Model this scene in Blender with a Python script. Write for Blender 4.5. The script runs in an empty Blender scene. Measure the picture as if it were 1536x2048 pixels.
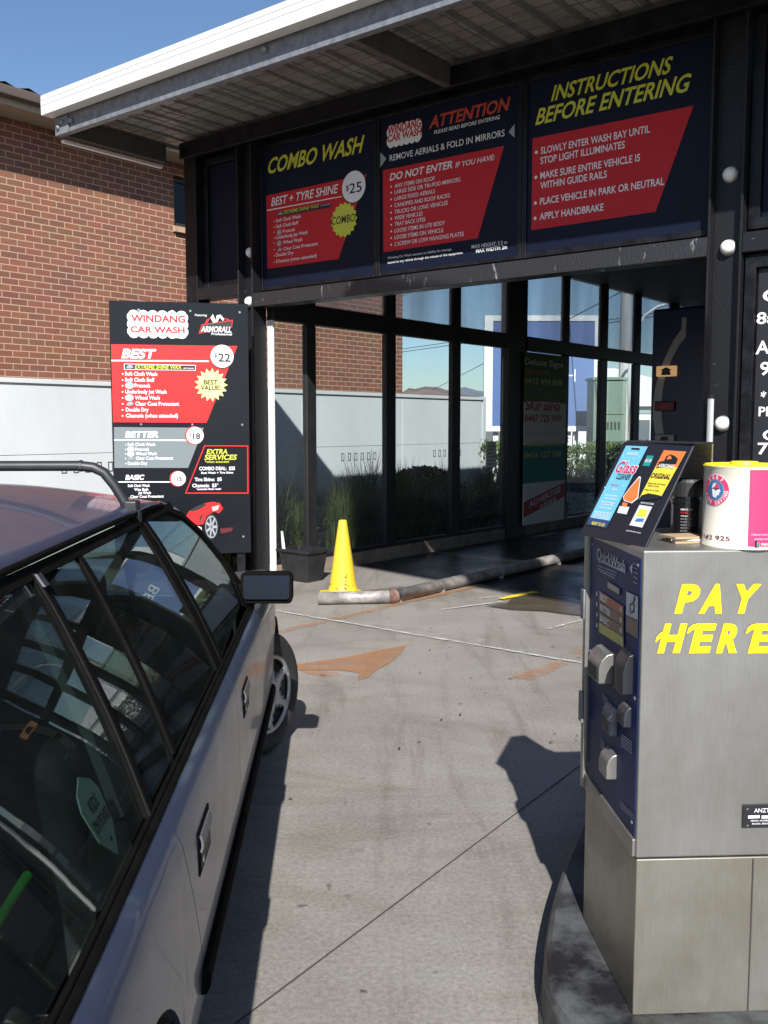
import bpy, math, random
from mathutils import Vector, Matrix
random.seed(7)
R_ = math.radians
S = bpy.context.scene
COL = S.collection
# ------------------------------------------------------------------ camera, sky, sun, exposure
PITCH = R_(5.24); FPX = 1896.0; EYE = Vector((0, 0, 1.65))
cam = bpy.data.cameras.new('camera'); camo = bpy.data.objects.new('camera', cam); COL.objects.link(camo)
camo.location = EYE; camo.rotation_euler = (R_(90) - PITCH, 0, 0)
cam.sensor_fit = 'VERTICAL'; cam.sensor_height = 36; cam.lens = 36 * FPX / 2048
cam.clip_start = 0.02; cam.clip_end = 6000
S.camera = camo
SUN_EL = R_(35.5)
W = bpy.data.worlds.new('World'); S.world = W; W.use_nodes = True
nt = W.node_tree; bg = nt.nodes['Background']
sky = nt.nodes.new('ShaderNodeTexSky'); sky.sky_type = 'NISHITA'; sky.sun_disc = False
sky.sun_elevation = SUN_EL; sky.sun_rotation = R_(180); sky.air_density = 1.0; sky.dust_density = 0.5; sky.ozone_density = 4.5
nt.links.new(sky.outputs[0], bg.inputs[0]); bg.inputs[1].default_value = 0.082
sl = bpy.data.lights.new('sun', 'SUN'); slo = bpy.data.objects.new('sun', sl); COL.objects.link(slo)
sl.energy = 5.0; sl.angle = R_(0.5); sl.color = (1.0, 0.975, 0.935)
slo.rotation_euler = (R_(90) - SUN_EL, 0, 0); slo.location = (0, -20, 20)
S.view_settings.view_transform = 'Standard'; S.view_settings.look = 'None'
S.view_settings.exposure = 0.68; S.view_settings.gamma = 1.0; S.view_settings.use_curve_mapping = False
S.cycles.max_bounces = 10; S.cycles.transparent_max_bounces = 24; S.cycles.caustics_reflective = False; S.cycles.caustics_refractive = False

# ------------------------------------------------------------------ materials
MATS = {}
def mat(name, col, rough=0.6, metal=0.0, var=0.0, vscale=6.0, bump=0.0, bscale=60.0, coat=0.0, spec=0.5, col2=None, stretch=None, rvar=0.0, lo=0.35, hi=0.65, emit=None):
    if name in MATS: return MATS[name]
    m = bpy.data.materials.new(name); m.use_nodes = True; MATS[name] = m
    t = m.node_tree; b = t.nodes['Principled BSDF']
    b.inputs['Base Color'].default_value = (*col, 1); b.inputs['Roughness'].default_value = rough
    b.inputs['Metallic'].default_value = metal; b.inputs['Coat Weight'].default_value = coat
    b.inputs['Coat Roughness'].default_value = 0.08
    b.inputs['Specular IOR Level'].default_value = spec
    if emit:
        b.inputs['Emission Color'].default_value = (*emit[:3], 1); b.inputs['Emission Strength'].default_value = emit[3]
    tc = t.nodes.new('ShaderNodeTexCoord'); src = tc.outputs['Object']
    if stretch:
        mp = t.nodes.new('ShaderNodeMapping'); mp.inputs['Scale'].default_value = stretch
        t.links.new(src, mp.inputs[0]); src = mp.outputs[0]
    if var > 0 or col2:
        n = t.nodes.new('ShaderNodeTexNoise'); n.inputs['Scale'].default_value = vscale; n.inputs['Detail'].default_value = 7; n.inputs['Roughness'].default_value = 0.65
        t.links.new(src, n.inputs['Vector'])
        r = t.nodes.new('ShaderNodeValToRGB'); e = r.color_ramp.elements
        c2 = col2 or tuple(c * (1 - var) for c in col)
        c1 = col if col2 else tuple(min(1, c * (1 + var)) for c in col)
        e[0].position = lo; e[0].color = (*c2, 1); e[1].position = hi; e[1].color = (*c1, 1)
        t.links.new(n.outputs['Fac'], r.inputs[0]); t.links.new(r.outputs[0], b.inputs['Base Color'])
        if rvar:
            mr = t.nodes.new('ShaderNodeMapRange'); mr.inputs['From Min'].default_value = lo; mr.inputs['From Max'].default_value = hi
            mr.inputs['To Min'].default_value = rough - rvar; mr.inputs['To Max'].default_value = rough + rvar
            t.links.new(n.outputs['Fac'], mr.inputs[0]); t.links.new(mr.outputs[0], b.inputs['Roughness'])
    if bump > 0:
        n2 = t.nodes.new('ShaderNodeTexNoise'); n2.inputs['Scale'].default_value = bscale; n2.inputs['Detail'].default_value = 5
        t.links.new(src, n2.inputs['Vector'])
        bp = t.nodes.new('ShaderNodeBump'); bp.inputs['Strength'].default_value = bump; bp.inputs['Distance'].default_value = 0.01
        t.links.new(n2.outputs['Fac'], bp.inputs['Height']); t.links.new(bp.outputs[0], b.inputs['Normal'])
    return m

def glass(name, tint, dust=0.0, dustcol=(0.55, 0.6, 0.65), rough=0.0, ior=1.5, dscale=3.0, dstretch=(1, 1, 0.25), refl=1.0):
    m = bpy.data.materials.new(name); m.use_nodes = True; t = m.node_tree; t.nodes.clear(); MATS[name] = m
    o = t.nodes.new('ShaderNodeOutputMaterial'); tr = t.nodes.new('ShaderNodeBsdfTransparent'); gl = t.nodes.new('ShaderNodeBsdfGlossy')
    tr.inputs[0].default_value = (*tint, 1); gl.inputs['Roughness'].default_value = rough
    fr = t.nodes.new('ShaderNodeFresnel'); fr.inputs[0].default_value = ior
    mx = t.nodes.new('ShaderNodeMixShader')
    # the same few percent from either side of a face (no total reflection inside the thin pane)
    ge = t.nodes.new('ShaderNodeNewGeometry'); io = t.nodes.new('ShaderNodeMapRange'); io.inputs['To Min'].default_value = ior; io.inputs['To Max'].default_value = 1 / ior
    t.links.new(ge.outputs['Backfacing'], io.inputs[0]); t.links.new(io.outputs[0], fr.inputs[0])
    mt = t.nodes.new('ShaderNodeMath'); mt.operation = 'MULTIPLY'; mt.inputs[1].default_value = refl; mt.use_clamp = True
    t.links.new(fr.outputs[0], mt.inputs[0]); t.links.new(mt.outputs[0], mx.inputs[0])
    t.links.new(tr.outputs[0], mx.inputs[1]); t.links.new(gl.outputs[0], mx.inputs[2])
    last = mx.outputs[0]
    if dust > 0:
        df = t.nodes.new('ShaderNodeBsdfDiffuse'); df.inputs[0].default_value = (*dustcol, 1)
        tl = t.nodes.new('ShaderNodeBsdfTranslucent'); tl.inputs[0].default_value = (*dustcol, 1)
        ad = t.nodes.new('ShaderNodeMixShader'); ad.inputs[0].default_value = 0.5
        t.links.new(df.outputs[0], ad.inputs[1]); t.links.new(tl.outputs[0], ad.inputs[2])
        tc = t.nodes.new('ShaderNodeTexCoord'); mp = t.nodes.new('ShaderNodeMapping'); mp.inputs['Scale'].default_value = dstretch
        n = t.nodes.new('ShaderNodeTexNoise'); n.inputs['Scale'].default_value = dscale; n.inputs['Detail'].default_value = 6
        t.links.new(tc.outputs['Object'], mp.inputs[0]); t.links.new(mp.outputs[0], n.inputs['Vector'])
        mr = t.nodes.new('ShaderNodeMapRange'); mr.inputs['From Min'].default_value = 0.3; mr.inputs['From Max'].default_value = 0.75
        mr.inputs['To Min'].default_value = dust * 0.35; mr.inputs['To Max'].default_value = dust
        t.links.new(n.outputs['Fac'], mr.inputs[0])
        m2 = t.nodes.new('ShaderNodeMixShader'); t.links.new(mr.outputs[0], m2.inputs[0]); t.links.new(last, m2.inputs[1]); t.links.new(ad.outputs[0], m2.inputs[2])
        last = m2.outputs[0]
    t.links.new(last, o.inputs[0]); return m

def worn(name, col, cover=0.5, scale=9.0, rough=0.7, soft=0.12, stretch=(1, 1, 1), amax=1.0):
    """thin worn paint or stain: broken up by noise so the surface below shows through"""
    m = bpy.data.materials.new(name); m.use_nodes = True; MATS[name] = m
    t = m.node_tree; b = t.nodes['Principled BSDF']; o = t.nodes['Material Output']
    b.inputs['Base Color'].default_value = (*col, 1); b.inputs['Roughness'].default_value = rough
    tc = t.nodes.new('ShaderNodeTexCoord'); mp = t.nodes.new('ShaderNodeMapping'); mp.inputs['Scale'].default_value = stretch
    n = t.nodes.new('ShaderNodeTexNoise'); n.inputs['Scale'].default_value = scale; n.inputs['Detail'].default_value = 8; n.inputs['Roughness'].default_value = 0.7
    t.links.new(tc.outputs['Object'], mp.inputs[0]); t.links.new(mp.outputs[0], n.inputs['Vector'])
    r = t.nodes.new('ShaderNodeMapRange'); c = 0.5 + (0.5 - cover) * 0.5
    r.inputs['From Min'].default_value = c - soft; r.inputs['From Max'].default_value = c + soft; r.inputs['To Max'].default_value = amax
    t.links.new(n.outputs['Fac'], r.inputs[0])
    tr = t.nodes.new('ShaderNodeBsdfTransparent'); mx = t.nodes.new('ShaderNodeMixShader')
    t.links.new(r.outputs[0], mx.inputs[0]); t.links.new(tr.outputs[0], mx.inputs[1]); t.links.new(b.outputs[0], mx.inputs[2]); t.links.new(mx.outputs[0], o.inputs[0])
    return m

def brick_mat():
    m = bpy.data.materials.new('red_brick'); m.use_nodes = True; t = m.node_tree; b = t.nodes['Principled BSDF']
    tc = t.nodes.new('ShaderNodeTexCoord'); sp = t.nodes.new('ShaderNodeSeparateXYZ'); cb = t.nodes.new('ShaderNodeCombineXYZ')
    t.links.new(tc.outputs['Object'], sp.inputs[0]); t.links.new(sp.outputs['Y'], cb.inputs['X']); t.links.new(sp.outputs['Z'], cb.inputs['Y'])
    br = t.nodes.new('ShaderNodeTexBrick'); br.inputs['Scale'].default_value = 1.0; br.inputs['Brick Width'].default_value = 0.226; br.inputs['Row Height'].default_value = 0.0805
    br.inputs['Mortar Size'].default_value = 0.0065; br.inputs['Mortar Smooth'].default_value = 0.15; br.inputs['Bias'].default_value = -0.1
    br.inputs['Color1'].default_value = (0.285, 0.112, 0.066, 1); br.inputs['Color2'].default_value = (0.205, 0.088, 0.060, 1); br.inputs['Mortar'].default_value = (0.56, 0.38, 0.265, 1)
    t.links.new(cb.outputs[0], br.inputs['Vector'])
    n = t.nodes.new('ShaderNodeTexNoise'); n.inputs['Scale'].default_value = 3.0; n.inputs['Detail'].default_value = 6; t.links.new(tc.outputs['Object'], n.inputs['Vector'])
    mx = t.nodes.new('ShaderNodeMix'); mx.data_type = 'RGBA'; mx.blend_type = 'MULTIPLY'; mx.inputs[0].default_value = 0.35
    t.links.new(br.outputs['Color'], mx.inputs[6]); t.links.new(n.outputs['Color'], mx.inputs[7]); t.links.new(mx.outputs[2], b.inputs['Base Color'])
    bp = t.nodes.new('ShaderNodeBump'); bp.inputs['Strength'].default_value = 0.7; bp.inputs['Distance'].default_value = 0.012; bp.invert = True
    t.links.new(br.outputs['Fac'], bp.inputs['Height']); t.links.new(bp.outputs[0], b.inputs['Normal']); b.inputs['Roughness'].default_value = 0.85
    return m

def concrete_mat():
    m = bpy.data.materials.new('concrete'); m.use_nodes = True; t = m.node_tree; b = t.nodes['Principled BSDF']; L = t.links.new
    tc = t.nodes.new('ShaderNodeTexCoord')
    def noise(sc, det=8, rg=0.6, st=None, dist=0):
        n = t.nodes.new('ShaderNodeTexNoise'); n.inputs['Scale'].default_value = sc; n.inputs['Detail'].default_value = det; n.inputs['Roughness'].default_value = rg; n.inputs['Distortion'].default_value = dist
        if st:
            mp = t.nodes.new('ShaderNodeMapping'); mp.inputs['Scale'].default_value = st; mp.inputs['Rotation'].default_value = (0, 0, R_(38.6)); L(tc.outputs['Object'], mp.inputs[0]); L(mp.outputs[0], n.inputs['Vector'])
        else: L(tc.outputs['Object'], n.inputs['Vector'])
        return n
    def ramp(src, stops):
        r = t.nodes.new('ShaderNodeValToRGB'); r.color_ramp.elements[0].position = stops[0][0]; r.color_ramp.elements[0].color = (*stops[0][1], 1)
        r.color_ramp.elements[1].position = stops[-1][0]; r.color_ramp.elements[1].color = (*stops[-1][1], 1)
        for p, c in stops[1:-1]:
            e = r.color_ramp.elements.new(p); e.color = (*c, 1)
        L(src, r.inputs[0]); return r.outputs[0]
    def mul(a, c, f=1.0):
        x = t.nodes.new('ShaderNodeMix'); x.data_type = 'RGBA'; x.blend_type = 'MULTIPLY'; x.inputs[0].default_value = f; L(a, x.inputs[6]); L(c, x.inputs[7]); return x.outputs[2]
    base = ramp(noise(1.1, 9, 0.62).outputs['Fac'], [(0.28, (0.220, 0.205, 0.185)), (0.5, (0.270, 0.254, 0.231)), (0.72, (0.315, 0.298, 0.272))])
    stain = ramp(noise(0.75, 9, 0.7, (0.55, 1.7, 1), 0.8).outputs['Fac'], [(0.31, (0.70, 0.66, 0.62)), (0.46, (0.93, 0.915, 0.90)), (0.6, (1, 1, 1))])
    fine = ramp(noise(55, 4, 0.7).outputs['Fac'], [(0.3, (0.72, 0.72, 0.72)), (0.7, (1.2, 1.2, 1.2))])
    spot = ramp(noise(9, 3, 0.5).outputs['Fac'], [(0.255, (0.35, 0.33, 0.31)), (0.30, (1, 1, 1)), (1.0, (1, 1, 1))])
    streak = ramp(noise(1.6, 7, 0.65, (2.6, 0.28, 1), 0.6).outputs['Fac'], [(0.34, (0.74, 0.72, 0.70)), (0.48, (0.97, 0.97, 0.96)), (1, (1, 1, 1))])
    grit = ramp(noise(190, 2, 0.6).outputs['Fac'], [(0.30, (0.62, 0.62, 0.62)), (0.42, (1, 1, 1)), (0.66, (1, 1, 1)), (0.74, (1.35, 1.35, 1.35))])
    drip = ramp(noise(5.5, 2, 0.4).outputs['Fac'], [(0.20, (0.55, 0.53, 0.51)), (0.245, (1, 1, 1)), (1.0, (1, 1, 1))])
    c = mul(mul(mul(mul(mul(mul(base, stain), fine), spot), streak), grit), drip)
    L(c, b.inputs['Base Color'])
    rr = t.nodes.new('ShaderNodeMapRange'); rr.inputs['To Min'].default_value = 0.62; rr.inputs['To Max'].default_value = 0.9
    L(noise(3, 5).outputs['Fac'], rr.inputs[0]); L(rr.outputs[0], b.inputs['Roughness'])
    bp = t.nodes.new('ShaderNodeBump'); bp.inputs['Strength'].default_value = 0.25; bp.inputs['Distance'].default_value = 0.006
    L(noise(70, 6, 0.7).outputs['Fac'], bp.inputs['Height']); L(bp.outputs[0], b.inputs['Normal'])
    return m

M_conc = concrete_mat(); M_brick = brick_mat()
M_black = mat('black_paint', (0.008, 0.008, 0.010), 0.40, spec=.25, var=0.5, vscale=9, bump=0.15, bscale=40, rvar=0.1)
M_worn = mat('chipped_black_paint', (0.011, 0.011, 0.013), 0.34, spec=.3, col2=(0.16, 0.16, 0.16), vscale=9.0, lo=0.26, hi=0.32, bump=0.35, bscale=45, stretch=(1, 1, 2.2), rvar=0.08)
M_peel = mat('peeling_black_paint', (0.020, 0.020, 0.022), 0.30, col2=(0.26, 0.26, 0.26), vscale=5.0, lo=0.33, hi=0.40, bump=0.5, bscale=30, stretch=(2.2, 1, 0.7), rvar=0.08)
M_dark = mat('interior_black', (0.010, 0.010, 0.011), 0.6, var=0.3, vscale=5)
M_navy = mat('sign_navy', (0.006, 0.009, 0.022), 0.45, spec=.15, var=0.08, vscale=3)
M_signred = mat('sign_red', (0.46, 0.022, 0.028), 0.5, spec=.2)
M_yel = mat('sign_yellow', (0.52, 0.53, 0.05), 0.5)
M_white = mat('sign_white', (0.70, 0.70, 0.71), 0.5)
M_dred = mat('sign_dark_red', (0.45, 0.05, 0.03), 0.5)
M_grey = mat('sign_grey', (0.28, 0.31, 0.33), 0.5)
M_ink = mat('sign_ink', (0.012, 0.012, 0.015), 0.5)
M_fascia = mat('white_fascia', (0.62, 0.62, 0.60), 0.4, var=0.03, vscale=2)
M_galv = mat('galvanised_steel', (0.20, 0.215, 0.235), 0.5, metal=0.4, var=0.25, vscale=14, bump=0.05)
M_zinc = mat('zinc_sheet', (0.27, 0.27, 0.25), 0.45, metal=0.25, var=0.2, vscale=3)
M_trim = mat('white_trim', (0.78, 0.78, 0.76), 0.4)

# ------------------------------------------------------------------ builders
class MB:
    def __init__(s): s.v = []; s.f = []; s.m = []
    def add(s, vs, fs, mi=0):
        o = len(s.v); s.v += [tuple(v) for v in vs]; s.f += [tuple(i + o for i in f) for f in fs]; s.m += [mi] * len(fs); return s
    def box(s, x0, x1, y0, y1, z0, z1, mi=0, M=None):
        vs = [Vector((x, y, z)) for z in (z0, z1) for y in (y0, y1) for x in (x0, x1)]
        if M: vs = [M @ v for v in vs]
        return s.add(vs, [(0, 2, 3, 1), (4, 5, 7, 6), (0, 1, 5, 4), (2, 6, 7, 3), (0, 4, 6, 2), (1, 3, 7, 5)], mi)
    def prism(s, pts, y0, y1, mi=0, M=None):
        """outline in x,z (counter-clockwise seen from -y) pushed from y0 to y1"""
        n = len(pts); vs = [Vector((p[0], y0, p[1])) for p in pts] + [Vector((p[0], y1, p[1])) for p in pts]
        if M: vs = [M @ v for v in vs]
        fs = [tuple(range(n)), tuple(range(2 * n - 1, n - 1, -1))] + [(i, i + n, (i + 1) % n + n, (i + 1) % n) for i in range(n)]
        return s.add(vs, fs, mi)
    def slab(s, pts, z0, z1, mi=0):
        n = len(pts); vs = [(p[0], p[1], z0) for p in pts] + [(p[0], p[1], z1) for p in pts]
        return s.add(vs, [tuple(range(n - 1, -1, -1)), tuple(range(n, 2 * n))] + [(i, (i + 1) % n, (i + 1) % n + n, i + n) for i in range(n)], mi)
    def grid(s, fn, n, m, mi=0, flip=False):
        vs = [fn(i / n, j / m) for i in range(n + 1) for j in range(m + 1)]
        fs = []
        for i in range(n):
            for j in range(m):
                a = i * (m + 1) + j; q = (a, a + m + 1, a + m + 2, a + 1); fs.append(q[::-1] if flip else q)
        return s.add(vs, fs, mi)
    def tube(s, path, r, seg=10, mi=0, cap=True):
        path = [Vector(p) for p in path]; rs = r if isinstance(r, (list, tuple)) else [r] * len(path)
        vs = []; 
        for i, p in enumerate(path):
            d = (path[min(i + 1, len(path) - 1)] - path[max(i - 1, 0)]).normalized()
            u = d.cross(Vector((0, 0, 1)))
            if u.length < 1e-3: u = d.cross(Vector((1, 0, 0)))
            u.normalize(); w = u.cross(d)
            for k in range(seg):
                a = 2 * math.pi * k / seg; vs.append(p + (u * math.cos(a) + w * math.sin(a)) * rs[i])
        fs = []
        for i in range(len(path) - 1):
            for k in range(seg):
                k2 = (k + 1) % seg; fs.append((i * seg + k, i * seg + k2, (i + 1) * seg + k2, (i + 1) * seg + k))
        if cap: fs += [tuple(range(seg)), tuple(range(len(path) * seg - 1, (len(path) - 1) * seg - 1, -1))]
        return s.add(vs, fs, mi)
    def lathe(s, prof, seg=32, mi=0, M=None, a0=0, a1=2 * math.pi):
        """profile of (r, z) turned about z"""
        full = abs(a1 - a0 - 2 * math.pi) < 1e-6; n = seg if full else seg + 1
        vs = []
        for r, z in prof:
            for k in range(n):
                a = a0 + (a1 - a0) * k / seg; v = Vector((r * math.cos(a), r * math.sin(a), z)); vs.append(M @ v if M else v)
        fs = []
        for i in range(len(prof) - 1):
            for k in range(seg):
                k2 = (k + 1) % n; fs.append((i * n + k, i * n + k2, (i + 1) * n + k2, (i + 1) * n + k))
        return s.add(vs, fs, mi)
    def weld(s):
        key = {}; mp = []; nv = []
        for v in s.v:
            k = tuple(round(c, 5) for c in v)
            if k not in key: key[k] = len(nv); nv.append(v)
            mp.append(key[k])
        fm = [(f2, m) for f2, m in ((tuple(dict.fromkeys(mp[i] for i in f)), m) for f, m in zip(s.f, s.m)) if len(f2) > 2]
        s.v = nv; s.f = [f for f, m in fm]; s.m = [m for f, m in fm]; return s
    def build(s, name, mats, parent=None, smooth=False, bevel=0, seg=2, solid=0, auto=None, M=None):
        me = bpy.data.meshes.new(name); me.from_pydata(s.v, [], s.f)
        for m in (mats if isinstance(mats, (list, tuple)) else [mats]): me.materials.append(m)
        for p, i in zip(me.polygons, s.m): p.material_index = i; p.use_smooth = smooth
        me.update(); o = bpy.data.objects.new(name, me); COL.objects.link(o)
        if parent: o.parent = parent
        if M: o.matrix_local = M
        if solid:
            q = o.modifiers.new('solid', 'SOLIDIFY'); q.thickness = solid; q.offset = -1
        if bevel:
            q = o.modifiers.new('bevel', 'BEVEL'); q.width = bevel; q.segments = seg; q.limit_method = 'ANGLE'; q.angle_limit = R_(40)
            if seg > 1:
                for p in me.polygons: p.use_smooth = True
                w = o.modifiers.new('wn', 'WEIGHTED_NORMAL'); w.keep_sharp = True
        return o
def tag(o, label=None, cat=None, group=None, kind=None):
    if label: o['label'] = label
    if cat: o['category'] = cat
    if group: o['group'] = group
    if kind: o['kind'] = kind
    return o
def thing(name, label, cat, M=None, group=None):
    o = bpy.data.objects.new(name, None); COL.objects.link(o); o.empty_display_size = 0.2
    if M: o.matrix_world = M
    return tag(o, label, cat, group)
def frame(o, x, y, z=(0, 0, 1)):
    x, y, z, o = Vector(x), Vector(y), Vector(z), Vector(o)
    return Matrix(((x.x, y.x, z.x, o.x), (x.y, y.y, z.y, o.y), (x.z, y.z, z.z, o.z), (0, 0, 0, 1)))
def T3(x, y, z): return Matrix.Translation((x, y, z))
def copy_tree(o, parent=None):
    c = o.copy(); COL.objects.link(c)
    if parent: c.parent = parent
    for ch in list(o.children): copy_tree(ch, c)
    return c
def sight(px, py):
    x = (px - 768) / FPX; y = (py - 1024) / FPX
    return Vector((x, math.cos(PITCH) - y * math.sin(PITCH), -math.sin(PITCH) - y * math.cos(PITCH)))

# ------------------------------------------------------------------ lettering laid on real surfaces
FONT = {}
def glyphs(body, wt):
    k = (body, wt)
    if k not in FONT:
        c = bpy.data.curves.new('t', 'FONT'); c.body = body; c.size = 1; c.offset = wt; c.resolution_u = 3; c.fill_mode = 'FRONT' if hasattr(c, 'fill_mode') else c.fill_mode
        o = bpy.data.objects.new('t', c); COL.objects.link(o); dg = bpy.context.evaluated_depsgraph_get()
        me = bpy.data.meshes.new_from_object(o.evaluated_get(dg))
        FONT[k] = ([tuple(v.co) for v in me.vertices], [tuple(p.vertices) for p in me.polygons])
        bpy.data.objects.remove(o); bpy.data.curves.remove(c); bpy.data.meshes.remove(me)
    return FONT[k]
CAP = max(v[1] for v in glyphs('H', 0)[0])
class Art:
    """flat printing on the plane x,z of a frame (x right as read, y into the surface), in stacked films"""
    def __init__(s, M, base=0.0, step=0.0015, curve=None):
        s.M = M; s.I = M.inverted(); s.o = M.translation; s.n = M.to_3x3() @ Vector((0, 1, 0)); s.base = base; s.step = step; s.curve = curve
        s.mb = MB(); s.mats = []
    def at(s, px, py):
        d = sight(px, py); o = s.o - s.n * s.base; t = (o - EYE).dot(s.n) / d.dot(s.n); q = s.I @ (EYE + d * t); return q.x, q.z
    def mi(s, m):
        if m not in s.mats: s.mats.append(m)
        return s.mats.index(m)
    def pos(s, x, z, l):
        d = s.base + s.step * l
        return s.curve(x, z, d) if s.curve else (x, -d, z)
    def lpoly(s, pts, m, l):
        vs = [s.pos(x, z, l) for x, z in pts]
        ar = sum(pts[i][0] * pts[(i + 1) % len(pts)][1] - pts[(i + 1) % len(pts)][0] * pts[i][1] for i in range(len(pts)))
        f = tuple(range(len(pts))); s.mb.add(vs, [f if ar > 0 else f[::-1]], s.mi(m)); return s
    def poly(s, pts, m, l): return s.lpoly([s.at(*p) for p in pts], m, l)
    def disc(s, c, r, m, l, px=True, sx=1.0, r0=0.0, n=36):
        x, z = s.at(*c) if px else c; rings = 4; vs = []; fs = []
        for i in range(rings + 1):
            q = r0 + (r - r0) * i / rings
            for k in range(n): a = 2 * math.pi * k / n; vs.append(s.pos(x + q * sx * math.cos(a), z + q * math.sin(a), l))
        for i in range(rings):
            for k in range(n): k2 = (k + 1) % n; fs.append((i * n + k, (i + 1) * n + k, (i + 1) * n + k2, i * n + k2))
        s.mb.add(vs, fs, s.mi(m)); return s
    def star(s, c, r, m, l, n=18, inner=0.8, sx=1.0):
        x, z = s.at(*c)
        return s.lpoly([(x + sx * (r if k % 2 == 0 else r * inner) * math.cos(math.pi * k / n), z + (r if k % 2 == 0 else r * inner) * math.sin(math.pi * k / n)) for k in range(2 * n)], m, l)
    def cloud(s, p0, p1, m, l, grow=0.0, bumps=(7, 3)):
        (x0, z0), (x1, z1) = s.at(*p0), s.at(*p1); x0, x1 = min(x0, x1) - grow, max(x0, x1) + grow; z0, z1 = min(z0, z1) - grow, max(z0, z1) + grow
        pts = []; nb, ns = bumps; h = (z1 - z0) * 0.10
        side = [((x0 + (x1 - x0) * (k + .5) / nb, z0), (x1 - x0) / nb / 2, 180) for k in range(nb)] + [((x1, z0 + (z1 - z0) * (k + .5) / ns), (z1 - z0) / ns / 2, 270) for k in range(ns)] \
             + [((x1 - (x1 - x0) * (k + .5) / nb, z1), (x1 - x0) / nb / 2, 0) for k in range(nb)] + [((x0, z1 - (z1 - z0) * (k + .5) / ns), (z1 - z0) / ns / 2, 90) for k in range(ns)]
        for (cx, cz), r, a0 in side:
            for k in range(7):
                a = R_(a0 + 180 * k / 6); vx = math.cos(a) * r; vz = math.sin(a) * r
                if a0 in (180, 0): vz *= 0.7
                else: vx *= 0.5
                pts.append((cx + vx, cz + vz))
        return s.lpoly(pts, m, l)
    def ltext(s, body, x0, z0, w, h, m, l, shear=0.0, wt=0.0):
        vs, fs = glyphs(body, wt)
        if not vs: return s
        a = min(v[0] for v in vs); b = max(v[0] for v in vs); ky = h / CAP
        kx = (w - shear * h * 0.0) / (b - a)
        s.mb.add([s.pos(x0 + (v[0] - a) * kx + shear * v[1] * ky, z0 + v[1] * ky, l) for v in vs], fs, s.mi(m)); return s
    def text(s, body, p0, p1, hpx, m, l, shear=0.0, wt=0.0):
        x0, z0 = s.at(*p0); x1, _ = s.at(*p1); _, zt = s.at(p0[0], p0[1] - hpx); h = zt - z0
        return s.ltext(body, x0, z0, (x1 - x0) - shear * h, h, m, l, shear, wt)
    def build(s, name, parent): return s.mb.build(name, s.mats, parent)

# ------------------------------------------------------------------ frames of the place
TH = R_(38.6); A = Vector((math.cos(TH), -math.sin(TH), 0)); B = Vector((math.sin(TH), math.cos(TH), 0)); P0 = Vector((-1.3, 9.87, 0))
MBLD = frame(P0, A, B)                          # car wash: x along its front, y into the bay
PH = R_(-2.95); CF = Vector((math.sin(PH), math.cos(PH), 0)); CR = Vector((math.cos(PH), -math.sin(PH), 0))
def bw(u, v, z=0): return MBLD @ Vector((u, v, z))

# ------------------------------------------------------------------ ground
g = MB(); g.add([(-600, -300, 0), (600, -300, 0), (600, 900, 0), (-600, 900, 0)], [(0, 1, 2, 3)])
forecourt = tag(g.build('forecourt', M_conc), kind='structure')
M_wetshade = mat('wet_shaded_floor', (0.013, 0.012, 0.011), 0.36, spec=.35, var=0.5, vscale=1.6, rvar=0.10, bump=0.1, bscale=30)  # wet concrete, with the bay's shade put into the near-black colour as well
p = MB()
edge = [(0.02, 1.55), (0.5, 1.52), (0.9, 1.44), (1.6, 1.38), (2.1, 1.28), (2.5, 1.24), (2.9, 1.12), (3.3, 1.02), (3.7, 0.90), (4.1, 0.83), (4.6, 0.75), (4.98, 0.7)]  # outline drawn along the shadow edge across the bay mouth
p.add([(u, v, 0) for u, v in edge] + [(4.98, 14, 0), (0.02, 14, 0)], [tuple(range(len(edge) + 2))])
tag(p.build('bay_floor', M_wetshade, M=MBLD @ T3(0, 0, .004)), kind='structure')
M_soil = mat('garden_soil', (0.05, 0.04, 0.03), 0.9, var=0.4, vscale=8, bump=0.6, bscale=20)
p = MB(); p.add([(-3, -0.4, 0), (-0.17, -0.4, 0), (-0.17, 30, 0), (-3, 30, 0)], [(0, 1, 2, 3)])
tag(p.build('garden_bed', M_soil, M=MBLD @ T3(0, 0, .006)), kind='structure')
p = MB(); p.add([(-40, 14.5, 0), (60, 14.5, 0), (60, 60, 0), (-40, 60, 0)], [(0, 1, 2, 3)])
tag(p.build('road', mat('asphalt', (0.06, 0.06, 0.062), 0.85, var=0.2, vscale=3, bump=0.3), M=MBLD @ T3(0, 0, .002)), kind='structure')
# painted marks and stains: films on the concrete
def gpx(px, py): d = sight(px, py); t = -EYE.z / d.z; q = EYE + d * t; return (q.x, q.y)
def film(name, pts, m, z, px=True):
    q = [gpx(*p_) for p_ in pts] if px else pts
    ar = sum(q[i][0] * q[(i + 1) % len(q)][1] - q[(i + 1) % len(q)][0] * q[i][1] for i in range(len(q)))
    if ar < 0: q = q[::-1]
    b_ = MB(); b_.add([(x, y, 0) for x, y in q], [tuple(range(len(q)))])
    return b_.build(name, m, forecourt, M=T3(0, 0, z))
def strip(name, a, b, w, m, z, px=True, n=24, jit=0.0):
    a, b = (Vector(gpx(*a)), Vector(gpx(*b))) if px else (Vector(a), Vector(b)); d = (b - a).normalized(); q = Vector((-d.y, d.x)) * w / 2
    l = [a + (b - a) * i / n + q * (1 + random.uniform(-jit, jit)) for i in range(n + 1)]; r = [a + (b - a) * i / n - q * (1 + random.uniform(-jit, jit)) for i in range(n + 1)]
    b_ = MB(); b_.add([(*v, 0) for v in l + r], [(n + 1 + i, n + 2 + i, i + 1, i) for i in range(n)]); return b_.build(name, m, forecourt, M=T3(0, 0, z))
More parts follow.
